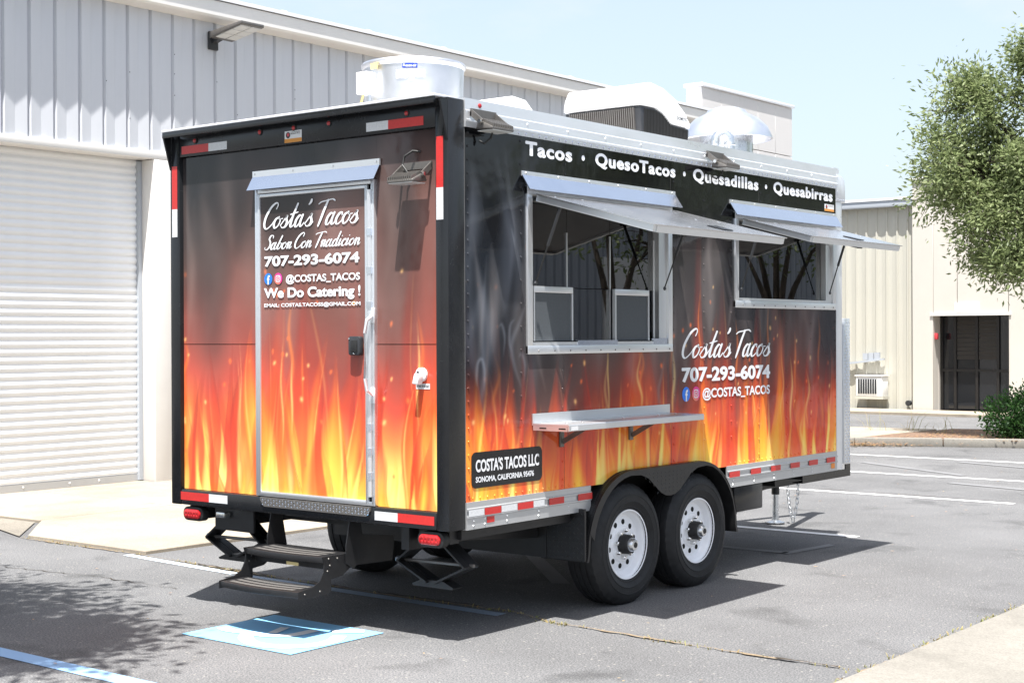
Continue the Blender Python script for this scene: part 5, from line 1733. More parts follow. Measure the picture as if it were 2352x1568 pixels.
# ---- wheels
def wheel(yc):
    e = empty('wheel', (0, 0, 0), TR)
    zc, R_ = 0.382, 0.392
    prof = [(0.222, -0.03), (0.222, 0.0), (0.232, 0.008), (0.236, 0.013), (0.243, 0.013), (0.247, 0.0165), (0.272, 0.0245), (0.274, 0.027), (0.279, 0.027), (0.281, 0.025), (0.312, 0.0275), (0.314, 0.03), (0.320, 0.0295), (0.322, 0.0265), (0.338, 0.0235), (0.362, 0.012), (0.378, -0.006)]
    b = MB()
    N = 120
    rings_ = []
    tread = [(0.386, -0.012), (0.391, -0.03), (0.392, -0.056), (0.383, -0.059), (0.383, -0.066), (0.392, -0.069), (0.393, -0.1), (0.384, -0.103), (0.384, -0.11), (0.393, -0.113), (0.392, -0.142), (0.383, -0.145), (0.383, -0.152), (0.391, -0.155), (0.39, -0.185), (0.38, -0.205)]
    back = [(0.362, -0.218), (0.32, -0.226), (0.26, -0.214), (0.222, -0.2)]
    for idx, (r, x) in enumerate(prof + tread + back):
        ring_ = []
        for k in range(N):
            t = 2 * math.pi * k / N
            rr = r
            if len(prof) - 1 <= idx < len(prof) + 2 and k % 3 == 0:
                rr = r - 0.006
            if r > 0.385 and k % 3 == 1 and idx > len(prof) + 1:
                rr = r - 0.003
            # flattened contact patch
            z = rr * math.sin(t)
            z = max(z, -zc + 0.001)
            ring_.append((x, yc + rr * math.cos(t), zc + z))
        rings_.append(ring_)
    b.rings(rings_, False)
    b.build('tyre', 'rubber', e)
    MB().lathe([(0.214, 0.004), (0.223, 0.006), (0.2245, 0.0), (0.222, -0.01), (0.207, -0.016), (0.2, -0.026), (0.193, -0.044), (0.187, -0.054), (0.178, -0.056), (0.165, -0.050), (0.12, -0.047), (0.112, -0.039), (0.06, -0.036), (0.0, -0.036)], (0.0, yc, zc), 'x', 56, cap=False).build('rim', 'rim_white', e)
    for k in range(10):
        t = 2 * math.pi * (k + 0.3) / 10
        MB().lathe([(0.0175, -0.052), (0.0175, -0.0465), (0.0, -0.0465)], (0.0, yc + 0.141 * math.cos(t), zc + 0.141 * math.sin(t)), 'x', 16).build('vent_hole_disc', 'dark', e)  # black disc on the rim, its colour stands in for hole shade
    for k in range(8):
        t = 2 * math.pi * (k + 0.8) / 8
        MB().lathe([(0.012, -0.04), (0.012, -0.012), (0.007, -0.006), (0.0, -0.006)], (0, yc + 0.087 * math.cos(t), zc + 0.087 * math.sin(t)), 'x', 6).build('lug_nut', 'chrome', e)
    MB().lathe([(0.064, -0.037), (0.062, 0.01), (0.054, 0.028), (0.0, 0.028)], (0, yc, zc), 'x', 24).build('hub', 'black_rubber', e)
    MB().lathe([(0.045, 0.028), (0.045, 0.038), (0.034, 0.058), (0.02, 0.061), (0.0, 0.061)], (0, yc, zc), 'x', 24).build('hub_cap', 'galv', e)
    MB().lathe([(0.019, 0.062), (0.017, 0.065), (0.0, 0.065)], (0, yc, zc), 'x', 16).build('cap_plug', 'black_rubber', e)
    MB().cyl((-0.08, yc - 0.15, zc - 0.1), (-0.05, yc - 0.155, zc - 0.104), 0.005, n=8).build('valve_stem', 'chrome', e)
    return e
for yc in (YA, YB):
    wheel(yc)
    lw = empty('wheel', (0, 0, 0), TR)
    b = MB()
    tread = [(0.25, 0.0), (0.33, 0.012), (0.38, -0.005), (0.391, -0.03), (0.392, -0.06), (0.384, -0.063), (0.384, -0.07), (0.393, -0.073), (0.393, -0.13), (0.384, -0.133), (0.384, -0.14), (0.391, -0.143), (0.39, -0.185), (0.376, -0.208), (0.33, -0.224), (0.25, -0.21)]
    b.lathe([(r, -x) for r, x in tread], (XL + 0.03, yc, 0.3925), 'x', 72)
    b.build('tyre', 'rubber', lw)
    MB().lathe([(0.222, 0.02), (0.2, 0.06), (0.19, 0.19), (0.0, 0.2)], (XL + 0.03, yc, 0.3925), 'x', 32).build('rim', 'rim_white', lw)

# ---- chassis
CH = empty('chassis', (0, 0, 0), TR)
for x in (-0.42, XL + 0.35):
    MB().box(x - 0.03, x + 0.03, 0.1, 5.0, 0.5, 0.638).build('main_rail', 'chassis', CH)
MB().prism([(0.15, 0.638), (0.15, 0.55), (1.19, 0.46), (1.19, 0.638)], 'x', -0.36, -0.3).build('side_gusset', 'chassis', CH)
MB().box(-0.2, -0.04, 0.15, 1.18, 0.58, 0.636).build('outrigger', 'chassis', CH)
MB().box(-0.36, -0.05, 3.2, 3.62, 0.44, 0.63).build('battery_box', 'grey_black', CH, bevel=0.01)
MB().box(-0.5, -0.2, 3.15, 3.6, 0.40, 0.435).build('waste_tank', 'galv', CH)
for y in np.arange(0.3, 4.9, 0.6):
    MB().box(XL + 0.1, -0.1, y, y + 0.05, 0.57, 0.637).build('cross_member', 'chassis', CH)
for yc in (YA, YB):
    MB().box(XL + 0.25, -0.25, yc - 0.04, yc + 0.04, 0.345, 0.425).build('axle', 'chassis', CH)
MB().box(XL + 0.28, -0.24, 1.2, 1.21, 0.34, 0.64).build('underbody_shield', 'chassis', CH)
b = MB()
for x in (-0.45, XL + 0.45):
    b.bar((x, 4.0, 0.52), (-1.19 + (0.05 if x > -1 else -0.05), 6.6, 0.5), 0.06, 0.12)
b.build('drawbar', 'chassis', CH)
MB().box(-1.26, -1.12, 6.45, 6.8, 0.45, 0.56).build('coupler', 'chassis', CH, bevel=0.01)
# tongue jack
TJ = empty('tongue_jack', (0, 0, 0), TR)
jx, jy = -1.19, 5.93
MB().cyl((jx, jy, 0.27), (jx, jy, 0.92), 0.036, n=18).build('outer_tube', 'chassis', TJ)
MB().cyl((jx, jy, 0.03), (jx, jy, 0.268), 0.029, n=18).build('inner_tube', 'galv', TJ)
MB().lathe([(0.075, 0.0), (0.085, 0.008), (0.085, 0.016), (0.04, 0.03), (0.0, 0.03)], (jx, jy, 0.003), 'z', 24).build('foot', 'galv', TJ)
MB().prism([(5.78, 0.5), (5.78, 0.44), (5.89, 0.36), (5.89, 0.5)], 'x', jx - 0.05, jx + 0.05).build('bracket', 'grey_black', TJ)
MB().box(jx - 0.055, jx + 0.055, 5.5, 5.78, 0.43, 0.56).build('bracket_plate', 'grey_black', TJ)
# safety chains, link by link
SCN = empty('safety_chain', (0, 0, 0), TR)
def link_mesh(flat):
    P = []
    for i in range(17):
        a = 2 * math.pi * i / 16
        z = 0.017 * math.sin(a) + (0.012 if math.sin(a) > 0 else -0.012) * (abs(math.sin(a)) > 1e-6)
        h = 0.013 * math.cos(a)
        P.append((h, 0, z) if flat else (0, h, z))
    return MB().tube(P, 0.0042, 6).mesh('chain_link')
la, lb = link_mesh(True), link_mesh(False)
for s_ in (-1, 1):
    for i in range(10):
        t = i / 9
        x = jx + 0.14 + s_ * 0.036 * (1 - t ** 3)
        o = link('chain_link', la if i % 2 else lb, 'galv', SCN)
        o.location = (x, 6.0 + s_ * 0.028 * (1 - t ** 3), 0.42 - i * 0.042 + 0.0)

# ---- folding entry steps
ES = empty('entry_steps', (0, 0, 0), TR)
def step(yf, yb, z, x0, x1):
    P = []
    for i in range(13):
        t = i / 12
        P.append((x0 + (x1 - x0) * t, yf - 0.035 * math.sin(math.pi * t)))
    P += [(x1, yb), (x0, yb)]
    MB().prism(P, 'z', z - 0.035, z).build('step_tread', 'chassis', ES, bevel=0.004)
    for k in range(3):
        y = yf + 0.028 + k * 0.058
        b = MB()
        Q = [(x0 + 0.05 + (x1 - x0 - 0.12) * i / 12, y - 0.03 * math.sin(math.pi * (i + 0.5) / 13)) for i in range(13)]
        vs = [(q[0], q[1], z + 0.0015) for q in Q] + [(q[0], q[1] + 0.036, z + 0.0015) for q in Q]
        b.add(vs, [(i, i + 1, 14 + i, 13 + i) for i in range(12)])
        b.build('grip_strip', M['grip'], ES, smooth=False, recalc=False)
M['grip'] = mat('step_grip_tape', (0.085, 0.08, 0.075), 0.9, var=0.35, vscale=140)
step(-0.165, 0.09, 0.452, -1.48, -0.815)
step(-0.365, -0.16, 0.278, -1.48, -0.815)
for x in (-1.484, -0.813):
    MB().prism([(-0.37, 0.235), (-0.37, 0.28), (-0.26, 0.292), (-0.2, 0.32), (-0.17, 0.37), (-0.165, 0.41), (-0.18, 0.455), (0.1, 0.455), (0.1, 0.40), (-0.02, 0.33), (-0.11, 0.32), (-0.11, 0.25), (-0.15, 0.235)], 'x', x, x + 0.006).build('step_hanger', 'chassis', ES, smooth=False)
    MB().prism([(0.03, 0.64), (0.12, 0.64), (0.16, 0.44), (0.06, 0.36), (0.0, 0.40), (0.0, 0.5)], 'x', x + 0.012, x + 0.018).build('mount_bracket', 'chassis', ES, smooth=False)
    b = MB()
    for y, z in ((-0.13, 0.44), (-0.06, 0.435), (-0.12, 0.4), (-0.14, 0.37), (-0.32, 0.26), (-0.2, 0.262), (0.05, 0.43)):
        b.dome((x + 0.006, y, z), (1, 0, 0), 0.0065, 0.005)
    b.build('bolts', 'bronze', ES)['kind'] = 'stuff'
MB().prism([(0.06, 0.38), (0.4, 0.37), (0.42, 0.52), (0.1, 0.56)], 'x', -0.81, -0.80).build('slide_plate', 'chassis', ES, smooth=False)
MB().box(-1.46, -0.84, 0.1, 0.4, 0.375, 0.385).build('carriage', 'chassis', ES)
MB().box(-1.12, -1.02, -0.168, -0.166, 0.385, 0.404).build('warning_label', M['yellow_tube'], ES)
MB().box(-1.46, -0.84, -0.10, -0.085, 0.37, 0.415).build('step_apron', 'chassis', ES)

# ---- stabilizer jacks
def scissor(x0):
    e = empty('stabilizer_jack', (0, 0, 0), TR)
    y = 0.27
    zt, zm, zb = 0.56, 0.41, 0.305
    xl, xr, xc = x0 - 0.26, x0 + 0.26, x0
    for ya in (y - 0.035, y + 0.03):
        MB().bar((xl, ya, zm), (xc - 0.06, ya, zt), 0.012, 0.062, (0, 1, 0)).build('upper_arm', 'chassis', e)
        MB().bar((xr, ya, zm), (xc + 0.06, ya, zt), 0.012, 0.062, (0, 1, 0)).build('upper_arm', 'chassis', e)
        MB().bar((xl, ya, zm), (xc - 0.03, ya, zb), 0.012, 0.058, (0, 1, 0)).build('lower_arm', 'chassis', e)
        MB().bar((xr, ya, zm), (xc + 0.03, ya, zb), 0.012, 0.058, (0, 1, 0)).build('lower_arm', 'chassis', e)
    MB().cyl((xl - 0.03, y, zm), (xr + 0.02, y, zm + 0.01), 0.01, n=10).build('screw_rod', 'bronze', e)
    MB().cyl((xl - 0.05, y, zm), (xl - 0.01, y, zm), 0.019, n=10).build('drive_nut', 'galv', e)
    MB().prism([(xc - 0.16, zb - 0.02), (xc - 0.08, zb + 0.012), (xc + 0.08, zb + 0.012), (xc + 0.16, zb - 0.02), (xc + 0.15, zb - 0.03), (xc - 0.15, zb - 0.03)], 'y', y - 0.04, y + 0.04).build('foot_plate', 'chassis', e, smooth=False)
    MB().box(xc - 0.12, xc + 0.12, y - 0.05, y + 0.05, zt, 0.64).build('mount', 'chassis', e)
scissor(-2.03)
scissor(-0.33)

# ---- roof gear: exhaust fan
EF = empty('exhaust_fan', (0, 0, 0), TR)
fx, fy, fr = -1.65, 1.55, 0.352
MB().lathe([(fr - 0.02, 0.0), (fr - 0.012, 0.2), (fr, 0.53), (fr + 0.012, 0.545), (fr + 0.014, 0.56), (fr + 0.006, 0.572), (fr - 0.01, 0.565), (fr - 0.02, 0.5), (fr - 0.2, 0.48), (0.0, 0.48)], (fx, fy, 3.04), 'z', 64).build('fan_drum', 'fan_alu', EF)
MB().box(fx - 0.3, fx + 0.3, fy - 0.3, fy + 0.3, 3.037, 3.06).build('curb', 'galv', EF)
view = Vector((5.34 - fx, -6.19 - fy)).normalized()
def on_drum(a, z, extra=0.002):
    """point on the drum at angle a (0 = towards the rear-right viewer, + = right)"""
    c, s_ = math.cos(a), math.sin(a)
    d = Vector((view.x * c - view.y * s_, view.x * s_ + view.y * c))
    rr = fr - 0.012 + 0.012 * (z - 3.24) / 0.33 + extra
    return Vector((fx + d.x * rr, fy + d.y * rr, z))
def drum_plate(name, a0, a1, z0, z1, material, extra=0.003):
    b = MB()
    n_ = 8
    vs = []
    for i in range(n_ + 1):
        a = a0 + (a1 - a0) * i / n_
        vs += [on_drum(a, z0, extra), on_drum(a, z1, extra)]
    b.add(vs, [(2 * i, 2 * i + 2, 2 * i + 3, 2 * i + 1) for i in range(n_)])
    return b.build(name, material, EF, recalc=False)
drum_plate('brand_label', -0.22, 0.07, 3.535, 3.565, 'econ_blue', 0.006)
t = put_text('brand_lettering', 'econ-air', 'rear', 0, 0, 1, 0, 1, 'white_vinyl', EF, bold=0.02)
for v in t.data.vertices:
    p = on_drum(-0.155 + v.co.x * 0.21, 3.541 + v.co.z * 0.018, 0.008)
    v.co = p
b = MB()
for k in range(4):
    a = -0.187 + 0.009 * (1 if k % 2 else -1)
    b.add([on_drum(a - 0.007, 3.5445 + 0.009 * (k // 2), 0.008), on_drum(a + 0.007, 3.5445 + 0.009 * (k // 2), 0.008), on_drum(a + 0.007, 3.5515 + 0.009 * (k // 2), 0.008), on_drum(a - 0.007, 3.5515 + 0.009 * (k // 2), 0.008)], [(0, 1, 2, 3)])
b.build('brand_mark', 'white_vinyl', EF, smooth=False, recalc=False)
for a0, a1, z0, z1 in ((-0.34, -0.125, 3.465, 3.525), (-0.12, -0.01, 3.472, 3.525), (-0.005, 0.11, 3.472, 3.525), (0.115, 0.21, 3.472, 3.525), (-0.09, 0.01, 3.452, 3.467)):
    drum_plate('data_plate', a0, a1, z0, z1, 'pale_label', 0.005)
    if z1 - z0 > 0.03:
        for q in range(3):
            drum_plate('data_line', a0 + 0.012, a1 - 0.02, z0 + 0.012 + q * 0.014, z0 + 0.015 + q * 0.014, 'bronze', 0.0065)
p = on_drum(-0.95, 3.44, 0.05)
MB().box(p.x - 0.05, p.x + 0.05, p.y - 0.05, p.y + 0.05, p.z - 0.07, p.z + 0.08).build('junction_box', 'white_plastic', EF, bevel=0.006)
MB().tube([(p.x - 0.03, p.y, p.z - 0.07), (p.x - 0.05, p.y, p.z - 0.12), (p.x - 0.1, p.y - 0.02, p.z - 0.22), (p.x - 0.12, p.y - 0.02, 3.03)], 0.009, 8).build('conduit', 'yellow_tube', EF)
MB().cyl((p.x + 0.025, p.y, p.z - 0.16), (p.x + 0.025, p.y, p.z - 0.07), 0.014, n=10).build('fitting', 'galv', EF)
MB().box(p.x + 0.03, p.x + 0.09, p.y + 0.01, p.y + 0.02, p.z + 0.1, p.z + 0.14).build('warning_label', 'yellow_tube', EF)

# dome vent
RV = empty('roof_vent', (0, 0, 0), TR)
MB().prism([(-0.2, 3.037), (-0.2, 3.1), (-0.15, 3.19), (-0.03, 3.215), (0.1, 3.205), (0.2, 3.13), (0.23, 3.05), (0.23, 3.037)], 'x', -0.85, -0.4).build('vent_lid', 'white_plastic', RV, bevel=0.04, seg=3)
for v in RV.children[0].data.vertices:
    v.co.y += 1.12
MB().box(-0.9, -0.35, 0.88, 1.4, 3.037, 3.05).build('vent_flange', 'white_plastic', RV)

# air conditioner
AC = empty('air_conditioner', (0, 0, 0), TR)
ax0, ax1, ay0, ay1 = -1.0, -0.33, 2.42, 3.08
top_p = [(ay0, 3.315), (ay0 + 0.02, 3.40), (ay0 + 0.06, 3.47), (ay0 + 0.14, 3.485), (ay0 + 0.3, 3.465), (ay0 + 0.45, 3.41), (ay0 + 0.58, 3.33), (ay1, 3.25), (ay1, 3.215), (ay1 - 0.25, 3.225), (ay1 - 0.36, 3.29), (ay0 + 0.2, 3.315)]
MB().prism(top_p, 'x', ax0, ax1).build('shroud', 'white_plastic', AC, bevel=0.018, seg=3)
low_p = [(ay0 + 0.012, 3.31), (ay0 + 0.03, 3.15), (ay0 + 0.05, 3.095), (ay1 - 0.03, 3.095), (ay1 - 0.01, 3.15), (ay1 - 0.005, 3.212), (ay1 - 0.25, 3.222), (ay1 - 0.36, 3.286), (ay0 + 0.2, 3.311)]
MB().prism(low_p, 'x', ax0 + 0.012, ax1 - 0.012).build('base_pan', 'dark_plastic', AC, bevel=0.012)
for i in range(32):
    x = ax0 + 0.06 + i * 0.0175
    MB().hexa([(x, ay0 + 0.010, 3.145), (x + 0.008, ay0 + 0.010, 3.145), (x + 0.008, ay0 + 0.03, 3.145), (x, ay0 + 0.03, 3.145),
               (x, ay0 - 0.004, 3.30), (x + 0.008, ay0 - 0.004, 3.30), (x + 0.008, ay0 + 0.02, 3.30), (x, ay0 + 0.02, 3.30)]).build('rear_fin', 'bronze', AC, smooth=False)
for i in range(34):
    x = ax0 + 0.06 + i * 0.0165
    MB().hexa([(x, ay0 - 0.004, 3.335), (x + 0.007, ay0 - 0.004, 3.335), (x + 0.007, ay0 + 0.01, 3.335), (x, ay0 + 0.01, 3.335),
               (x, ay0 + 0.016, 3.405), (x + 0.007, ay0 + 0.016, 3.405), (x + 0.007, ay0 + 0.03, 3.405), (x, ay0 + 0.03, 3.405)]).build('shroud_louvre', 'alu_rail', AC, smooth=False)
for i in range(30):
    y = ay0 + 0.06 + i * 0.019
    zt = float(np.interp(y, [ay0, ay0 + 0.2, ay1 - 0.36, ay1 - 0.25, ay1], [3.3, 3.295, 3.27, 3.208, 3.2]))
    MB().box(ax1 - 0.014, ax1 - 0.004, y, y + 0.007, 3.12, zt).build('side_fin', 'black_rubber', AC, smooth=False)
MB().box(ax0 + 0.1, ax1 - 0.1, ay0 + 0.1, ay1 - 0.05, 3.037, 3.096).build('gasket', 'black_rubber', AC)
put_text('brand_lettering', 'DOMETIC', 'side', ax1 + 0.001, ay1 - 0.19, ay1 - 0.05, 3.262, 3.285, 'dark_plastic', AC, bold=0.01)

# mushroom vent and elbow flue
MV = empty('mushroom_vent', (0, 0, 0), TR)
vx, vy = -0.87, 4.52
MB().lathe([(0.215, 0.0), (0.215, 0.36), (0.0, 0.36)], (vx, vy, 3.037), 'z', 48).build('vent_drum', 'galv', MV)
MB().lathe([(0.365, 0.285), (0.375, 0.29), (0.372, 0.31), (0.335, 0.39), (0.26, 0.46), (0.17, 0.505), (0.155, 0.53), (0.1, 0.55), (0.0, 0.555), (0.0, 0.54), (0.14, 0.5), (0.25, 0.445), (0.325, 0.38), (0.362, 0.305)], (vx, vy, 3.037), 'z', 64, True).build('vent_dome', 'fan_alu', MV)
EP = empty('elbow_flue', (0, 0, 0), TR)
ex, ey = -0.5, 3.82
d = Vector((rt.x, rt.y, 0))
c0 = Vector((ex, ey, 0))
pts = [c0 + d * 0.055 + Vector((0, 0, 3.037)), c0 + d * 0.055 + Vector((0, 0, 3.2))]
for i in range(1, 8):
    a = math.pi * i / 7
    pts.append(c0 + d * 0.055 * math.cos(a) + Vector((0, 0, 3.21 + 0.06 * math.sin(a))))
pts.append(c0 - d * 0.055 + Vector((0, 0, 3.165)))
MB().tube(pts, 0.04, 14).build('flue_pipe', 'galv', EP)
for q, z in ((0.055, 3.18), (0.055, 3.06), (-0.055, 3.17)):
    p = c0 + d * q + Vector((0, 0, z))
    MB().lathe([(0.041, 0), (0.045, 0.004), (0.045, 0.014), (0.041, 0.018)], p, 'z', 18, True).build('pipe_band', 'galv', EP)

# ================================================================== vegetation
def leaves(n_, pts, out, size, aspect, seed, tint_lo=0.0, tint_hi=1.0, droop=0.25):
    """n_ small pointed leaves scattered round each point, fanned outwards; returns arrays"""
    r = np.random.RandomState(seed)
    K = len(pts)
    P = np.repeat(pts, n_, 0) + r.normal(0, size * 1.3, (K * n_, 3))
    D = np.repeat(out, n_, 0) + r.normal(0, 0.75, (K * n_, 3))
    D[:, 2] -= droop
    D /= np.linalg.norm(D, axis=1)[:, None]
    S = np.cross(D, r.normal(0, 1, (K * n_, 3)))
    S /= np.linalg.norm(S, axis=1)[:, None] + 1e-9
    N = np.cross(D, S)
    Ln = size * r.uniform(0.6, 1.3, (K * n_, 1))
    Wd = Ln * aspect
    v = np.stack([P, P + D * Ln * 0.45 + S * Wd * 0.5 + N * Ln * 0.04, P + D * Ln, P + D * Ln * 0.45 - S * Wd * 0.5 + N * Ln * 0.04], 1)
    t = np.clip(np.repeat(r.uniform(tint_lo, tint_hi, K), n_) * 0.6 + r.uniform(0, 0.4, K * n_), 0, 1)
    return v.reshape(-1, 3), t

def leaf_mesh(name, V, T, material, parent):
    me = bpy.data.meshes.new(name)
    nf = len(V) // 4
    me.vertices.add(len(V))
    me.vertices.foreach_set('co', V.ravel())
    me.loops.add(nf * 4)
    me.loops.foreach_set('vertex_index', np.arange(nf * 4))
    me.polygons.add(nf)
    me.polygons.foreach_set('loop_start', np.arange(0, nf * 4, 4))
    me.update()
    a = me.attributes.new('tint', 'FLOAT', 'POINT')
    a.data.foreach_set('value', np.repeat(T, 4).astype(np.float32))
    return link(name, me, material, parent)

def tree(name, base, height, lobes, label, seed, n_twig, n_leaf, size, aspect=0.36, trunk_r=0.17, material='leaf', group=None, clump=0.17):
    r = np.random.RandomState(seed)
    root = empty(name, base)
    tag(root, label, 'tree', group)
    bx_, by_, bz_ = base
    b = MB()
    fork = Vector((bx_ + 0.1, by_, bz_ + height))
    b.tube([(bx_, by_, bz_ - 0.1), (bx_ + 0.03, by_ + 0.02, bz_ + height * 0.3), (bx_ + 0.02, by_, bz_ + height * 0.65), fork], [trunk_r * 1.35, trunk_r, trunk_r * 0.88, trunk_r * 0.75], 12)
    b.build('trunk', 'bark', root)
    pts, outs = [], []
    tw = MB()
    for (cx, cy, cz, rx, ry, rz) in lobes:
        c = Vector((cx, cy, cz))
        mid = fork.lerp(c, 0.55) + Vector((r.uniform(-.2, .2), r.uniform(-.2, .2), 0.25))
        MB().tube([fork - Vector((0, 0, 0.25)), fork.lerp(mid, 0.5), mid, c], [trunk_r * 0.6, trunk_r * 0.42, trunk_r * 0.26, trunk_r * 0.09], 8).build('limb', 'bark', root)
        k = max(20, int(n_twig * (rx * ry * rz) ** (2 / 3)))
        nc = max(5, int(26 * (rx * ry * rz) ** (2 / 3)))
        d = r.normal(0, 1, (nc, 3))
        d /= np.linalg.norm(d, axis=1)[:, None]
        cc = np.array([cx, cy, cz]) + d * (r.uniform(0.25, 1.05, nc) ** 0.6)[:, None] * np.array([rx, ry, rz])
        cs = clump * r.uniform(0.6, 1.35, nc)          # leaf clumps with air between them
        pick = r.randint(0, nc, k)
        off = r.normal(0, 1, (k, 3)) * cs[pick][:, None] * np.array([1, 1, 0.62])
        p = cc[pick] + off
        pts.append(p)
        outs.append(d[pick] * 0.5 + off / (cs[pick][:, None] * 1.6) + np.array([0, 0, 0.25]))
        for q_ in range(nc):
            a = Vector(cc[q_])
            tw.tube([c.lerp(a, 0.0), c.lerp(a, 0.55) + Vector((0, 0, 0.06)), a], [0.03, 0.018, 0.008], 5)
        for i in range(0, k, 9):
            a, s0 = Vector(p[i]), Vector(cc[pick[i]])
            tw.tube([s0, s0.lerp(a, 0.5) + Vector((0, 0, 0.015)), a], [0.009, 0.006, 0.003], 4)
    tw.build('twigs', 'bark', root)['kind'] = 'stuff'
    P, D = np.concatenate(pts), np.concatenate(outs)
    V, T = leaves(n_leaf, P, D, size, aspect, seed + 1)
    o = leaf_mesh('crown', V, T, material, root)
    return root

# tree at the right edge, its trunk just out of the picture
tree('oak_tree', (-1.5, 17.4, 0.08), 2.6,
     [(-3.55, 17.0, 4.35, 1.05, 1.0, 0.75), (-3.45, 17.1, 5.3, 0.7, 0.7, 0.62), (-2.6, 17.1, 6.35, 0.38, 0.5, 0.75), (-3.05, 17.0, 3.45, 0.85, 0.8, 0.72),
      (-3.5, 16.9, 2.85, 0.32, 0.35, 0.42), (-4.1, 17.0, 4.55, 0.42, 0.5, 0.3), (-3.85, 17.0, 5.62, 0.3, 0.35, 0.3), (-2.2, 17.2, 4.6, 1.3, 1.3, 1.5),
      (-1.2, 17.8, 5.6, 1.5, 1.5, 1.4), (-0.4, 17.2, 4.4, 1.3, 1.4, 1.2), (-2.55, 16.6, 2.95, 0.5, 0.6, 0.5), (-1.5, 16.6, 7.0, 0.9, 0.9, 0.9)],
     'leafy green tree hanging over the right edge of the lot', 31, 1050, 10, 0.10, 0.34, 0.19, clump=0.135)
# tree beside the camera whose shadow falls in the near left corner
tree('shade_tree', (-5.2, -5.6, 0), 3.2,
     [(-1.85, -2.45, 5.0, 0.9, 0.5, 0.35), (-1.05, -2.65, 5.0, 0.6, 0.3, 0.25), (-2.7, -2.4, 5.1, 0.9, 0.5, 0.35), (-1.3, -3.0, 5.3, 0.7, 0.4, 0.35), (-2.2, -2.8, 5.2, 0.9, 0.45, 0.35), (-3.4, -2.5, 5.3, 1.1, 0.7, 0.6), (-1.9, -3.2, 5.6, 1.0, 0.8, 0.5), (-3.6, -3.7, 6.0, 1.4, 1.4, 0.9), (-4.8, -4.6, 6.4, 1.6, 1.6, 1.1), (-3.4, -5.6, 6.2, 1.5, 1.5, 1.0), (-6.2, -5.8, 6.2, 1.6, 1.6, 1.1)],
     'tree left of the camera that shades the near left corner', 57, 640, 10, 0.12, 0.5, 0.2, clump=0.19)
# trees across the lot, mirrored in the windows
tree('lot_tree', (6.6, 16.4, 0), 1.9,
     [(5.6, 15.8, 4.3, 1.2, 1.2, 0.9), (7.6, 16.8, 4.6, 1.4, 1.3, 1.0), (6.6, 16.4, 5.6, 1.6, 1.6, 1.2), (6.0, 17.6, 3.7, 1.0, 1.1, 0.6), (7.2, 16.0, 3.3, 0.7, 0.7, 0.4)],
     'tree across the lot mirrored in the far serving window', 77, 160, 8, 0.12, 0.4, 0.12, clump=0.3)
tree('lot_tree', (8.4, 14.2, 0), 1.8,
     [(7.6, 13.6, 4.2, 1.3, 1.3, 1.0), (9.2, 14.6, 4.5, 1.4, 1.4, 1.1), (8.4, 14.0, 5.6, 1.5, 1.5, 1.1), (8.0, 14.6, 3.2, 0.8, 0.8, 0.4)],
     'tree across the lot mirrored in the near serving window', 78, 160, 8, 0.12, 0.4, 0.13, clump=0.3)

# round shrub on the island
def shrub(base, lobes, label, seed):
    r = np.random.RandomState(seed)
    root = empty('shrub', base)
    tag(root, label, 'shrub')
    pts, outs = [], []
    st = MB()
    for (cx, cy, cz, rx, ry, rz) in lobes:
        k = int(1700 * (rx * ry * rz) ** (2 / 3))
        d = r.normal(0, 1, (k, 3))
        d /= np.linalg.norm(d, axis=1)[:, None]
        q = r.uniform(0.45, 1, k) ** 0.4 * (0.9 + 0.1 * r.normal(0, 1, k))
        p = np.array([cx, cy, cz]) + d * q[:, None] * np.array([rx, ry, rz])
        g = p[:, 2] > 0.12
        pts.append(p[g])
        outs.append(d[g] + np.array([0, 0, 0.5]))
        for i in range(0, k, 60):
            st.tube([(base[0], base[1], 0.05), (cx, cy, cz * 0.7), tuple(p[i])], [0.02, 0.014, 0.005], 4)
    st.build('stems', 'bark', root)['kind'] = 'stuff'
    V, T = leaves(8, np.concatenate(pts), np.concatenate(outs), 0.06, 0.55, seed + 1, droop=-0.1)
    leaf_mesh('foliage', V, T, 'bush_leaf', root)
shrub((-2.75, 16.9, 0.1), [(-2.95, 16.85, 0.42, 0.42, 0.45, 0.36), (-2.45, 16.9, 0.52, 0.5, 0.5, 0.42), (-2.0, 17.1, 0.5, 0.5, 0.5, 0.45), (-2.55, 16.8, 0.8, 0.16, 0.2, 0.2), (-2.7, 17.0, 0.25, 0.5, 0.5, 0.22)],
      'dark green rounded shrub on the kerbed island', 91)

# straw and weeds in the joints
def blades(name, spots, label, seed, hmin, hmax, material='weed'):
    r = np.random.RandomState(seed)
    V, T = [], []
    for (x, y, n_, sp) in spots:
        for k in range(n_):
            px, py = x + r.normal(0, sp), y + r.normal(0, sp * 0.35)
            h = r.uniform(hmin, hmax)
            a = r.uniform(0, 6.28)
            l = r.uniform(0.3, 1.4) * h
            w = r.uniform(0.002, 0.005)
            p0 = np.array([px, py, 0.0])
            p1 = p0 + np.array([math.cos(a) * l * 0.4, math.sin(a) * l * 0.4, h * 0.7])
            p2 = p0 + np.array([math.cos(a) * l, math.sin(a) * l, h])
            s_ = np.array([-math.sin(a), math.cos(a), 0]) * w
            V += [p0 - s_, p0 + s_, p1 + s_, p1 - s_, p1 - s_, p1 + s_, p2 + s_ * 0.2, p2 - s_ * 0.2]
            t = r.uniform(0, 1)
            T += [t, t]
    o = leaf_mesh(name, np.array(V), np.array(T), material, None)
    return tag(o, label, 'weeds', kind='stuff')
sp = []
r5 = np.random.RandomState(3)
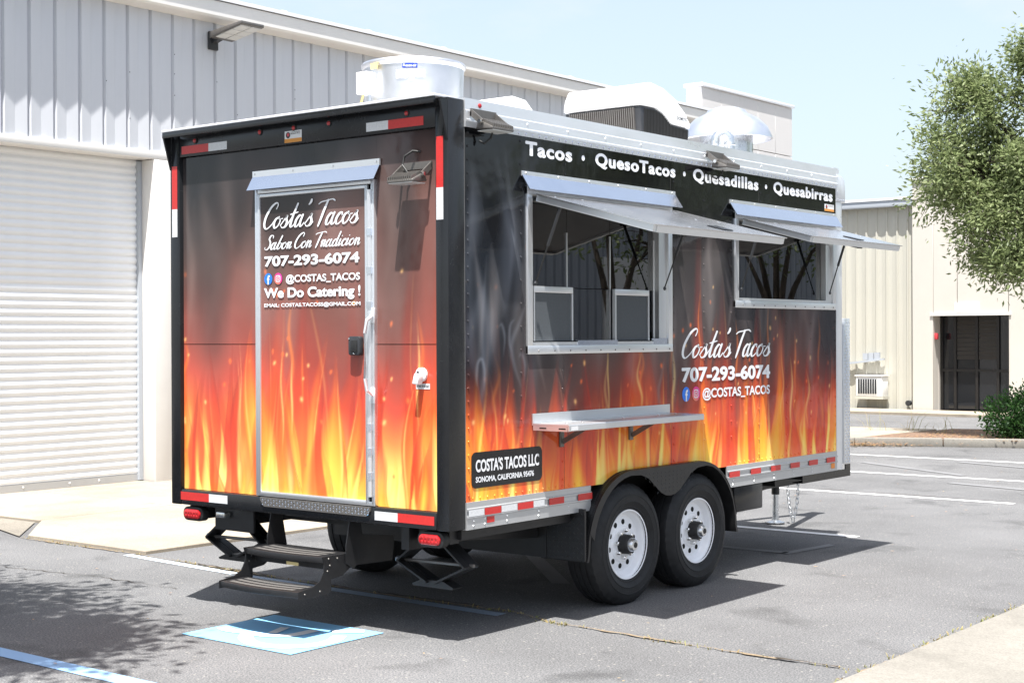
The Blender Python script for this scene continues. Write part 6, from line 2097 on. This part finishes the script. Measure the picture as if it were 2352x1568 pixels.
for k in range(120):
    t = r5.uniform(0, len(JOINT) - 1.001)
    i = int(t)
    a, c = np.array(JOINT[i]), np.array(JOINT[i + 1])
    p = a + (c - a) * (t - i)
    sp.append((p[0], p[1], r5.randint(1, 5), 0.03))
sp += [(-5.0, 1.22, 14, 0.06), (-2.95, 1.1, 26, 0.05), (0.05, 0.93, 18, 0.06), (0.9, 0.88, 26, 0.08), (-5.8, 1.25, 14, 0.08), (-5.4, 1.22, 16, 0.06)]
blades('joint_weeds', sp, 'dry straw and weeds along the pavement joint', 4, 0.004, 0.02)
sp = [(2.05 + r5.normal(0, 0.012), r5.uniform(-1.5, 7), r5.randint(2, 8), 0.03) for k in range(150)]
blades('walkway_weeds', sp, 'low weeds along the walkway edge', 6, 0.005, 0.025)
sp = [(-5.6, 17.6, 14, 0.1), (-5.1, 17.9, 20, 0.1), (-4.3, 17.5, 12, 0.1), (-6.1, 17.4, 8, 0.1)]
blades('island_weeds', sp, 'thin weeds standing on the island', 8, 0.15, 0.5)

# fallen leaves and pebbles
r6 = np.random.RandomState(12)
def litter(name, P, size, label, material='litter'):
    V, T = leaves(1, P, np.tile([[1.0, 0, 0.1]], (len(P), 1)), size, 0.5, 9, droop=0.0)
    V = V.reshape(-1, 4, 3)
    V[:, :, 2] = P[:, None, 2] + np.abs(V[:, :, 2] - V[:, :1, 2]) * 0.12
    o = leaf_mesh(name, V.reshape(-1, 3), T, material, None)
    return tag(o, label, 'leaves', kind='stuff')
P = np.stack([r6.uniform(-7, 4, 260), r6.uniform(-2, 14, 260), np.full(260, 0.012)], 1)
P = P[~((P[:, 0] > -2.4) & (P[:, 0] < 0.2) & (P[:, 1] > 0) & (P[:, 1] < 5))]
litter('fallen_leaves', P, 0.035, 'scattered dry leaves on the asphalt')
P = np.stack([-5.0 + r6.normal(0, 0.55, 900), np.zeros(900), np.full(900, 0.02)], 1)
P[:, 1] = np.interp(P[:, 0], [k_[0] for k_ in KP], [k_[1] for k_ in KP]) - 0.05 - np.abs(r6.normal(0, 0.1, 900))
P[:, 2] += np.abs(r6.normal(0, 0.025, 900))
litter('leaf_drift', P, 0.06, 'orange drift of dead leaves against the kerb')
P = np.stack([r6.uniform(-4.4, -1.0, 1500), r6.uniform(15.9, 18.3, 1500), np.full(1500, 0.115)], 1)
litter('mulch_chips', P, 0.06, 'loose bark chips on the planted island')
SC.render.film_transparent = False
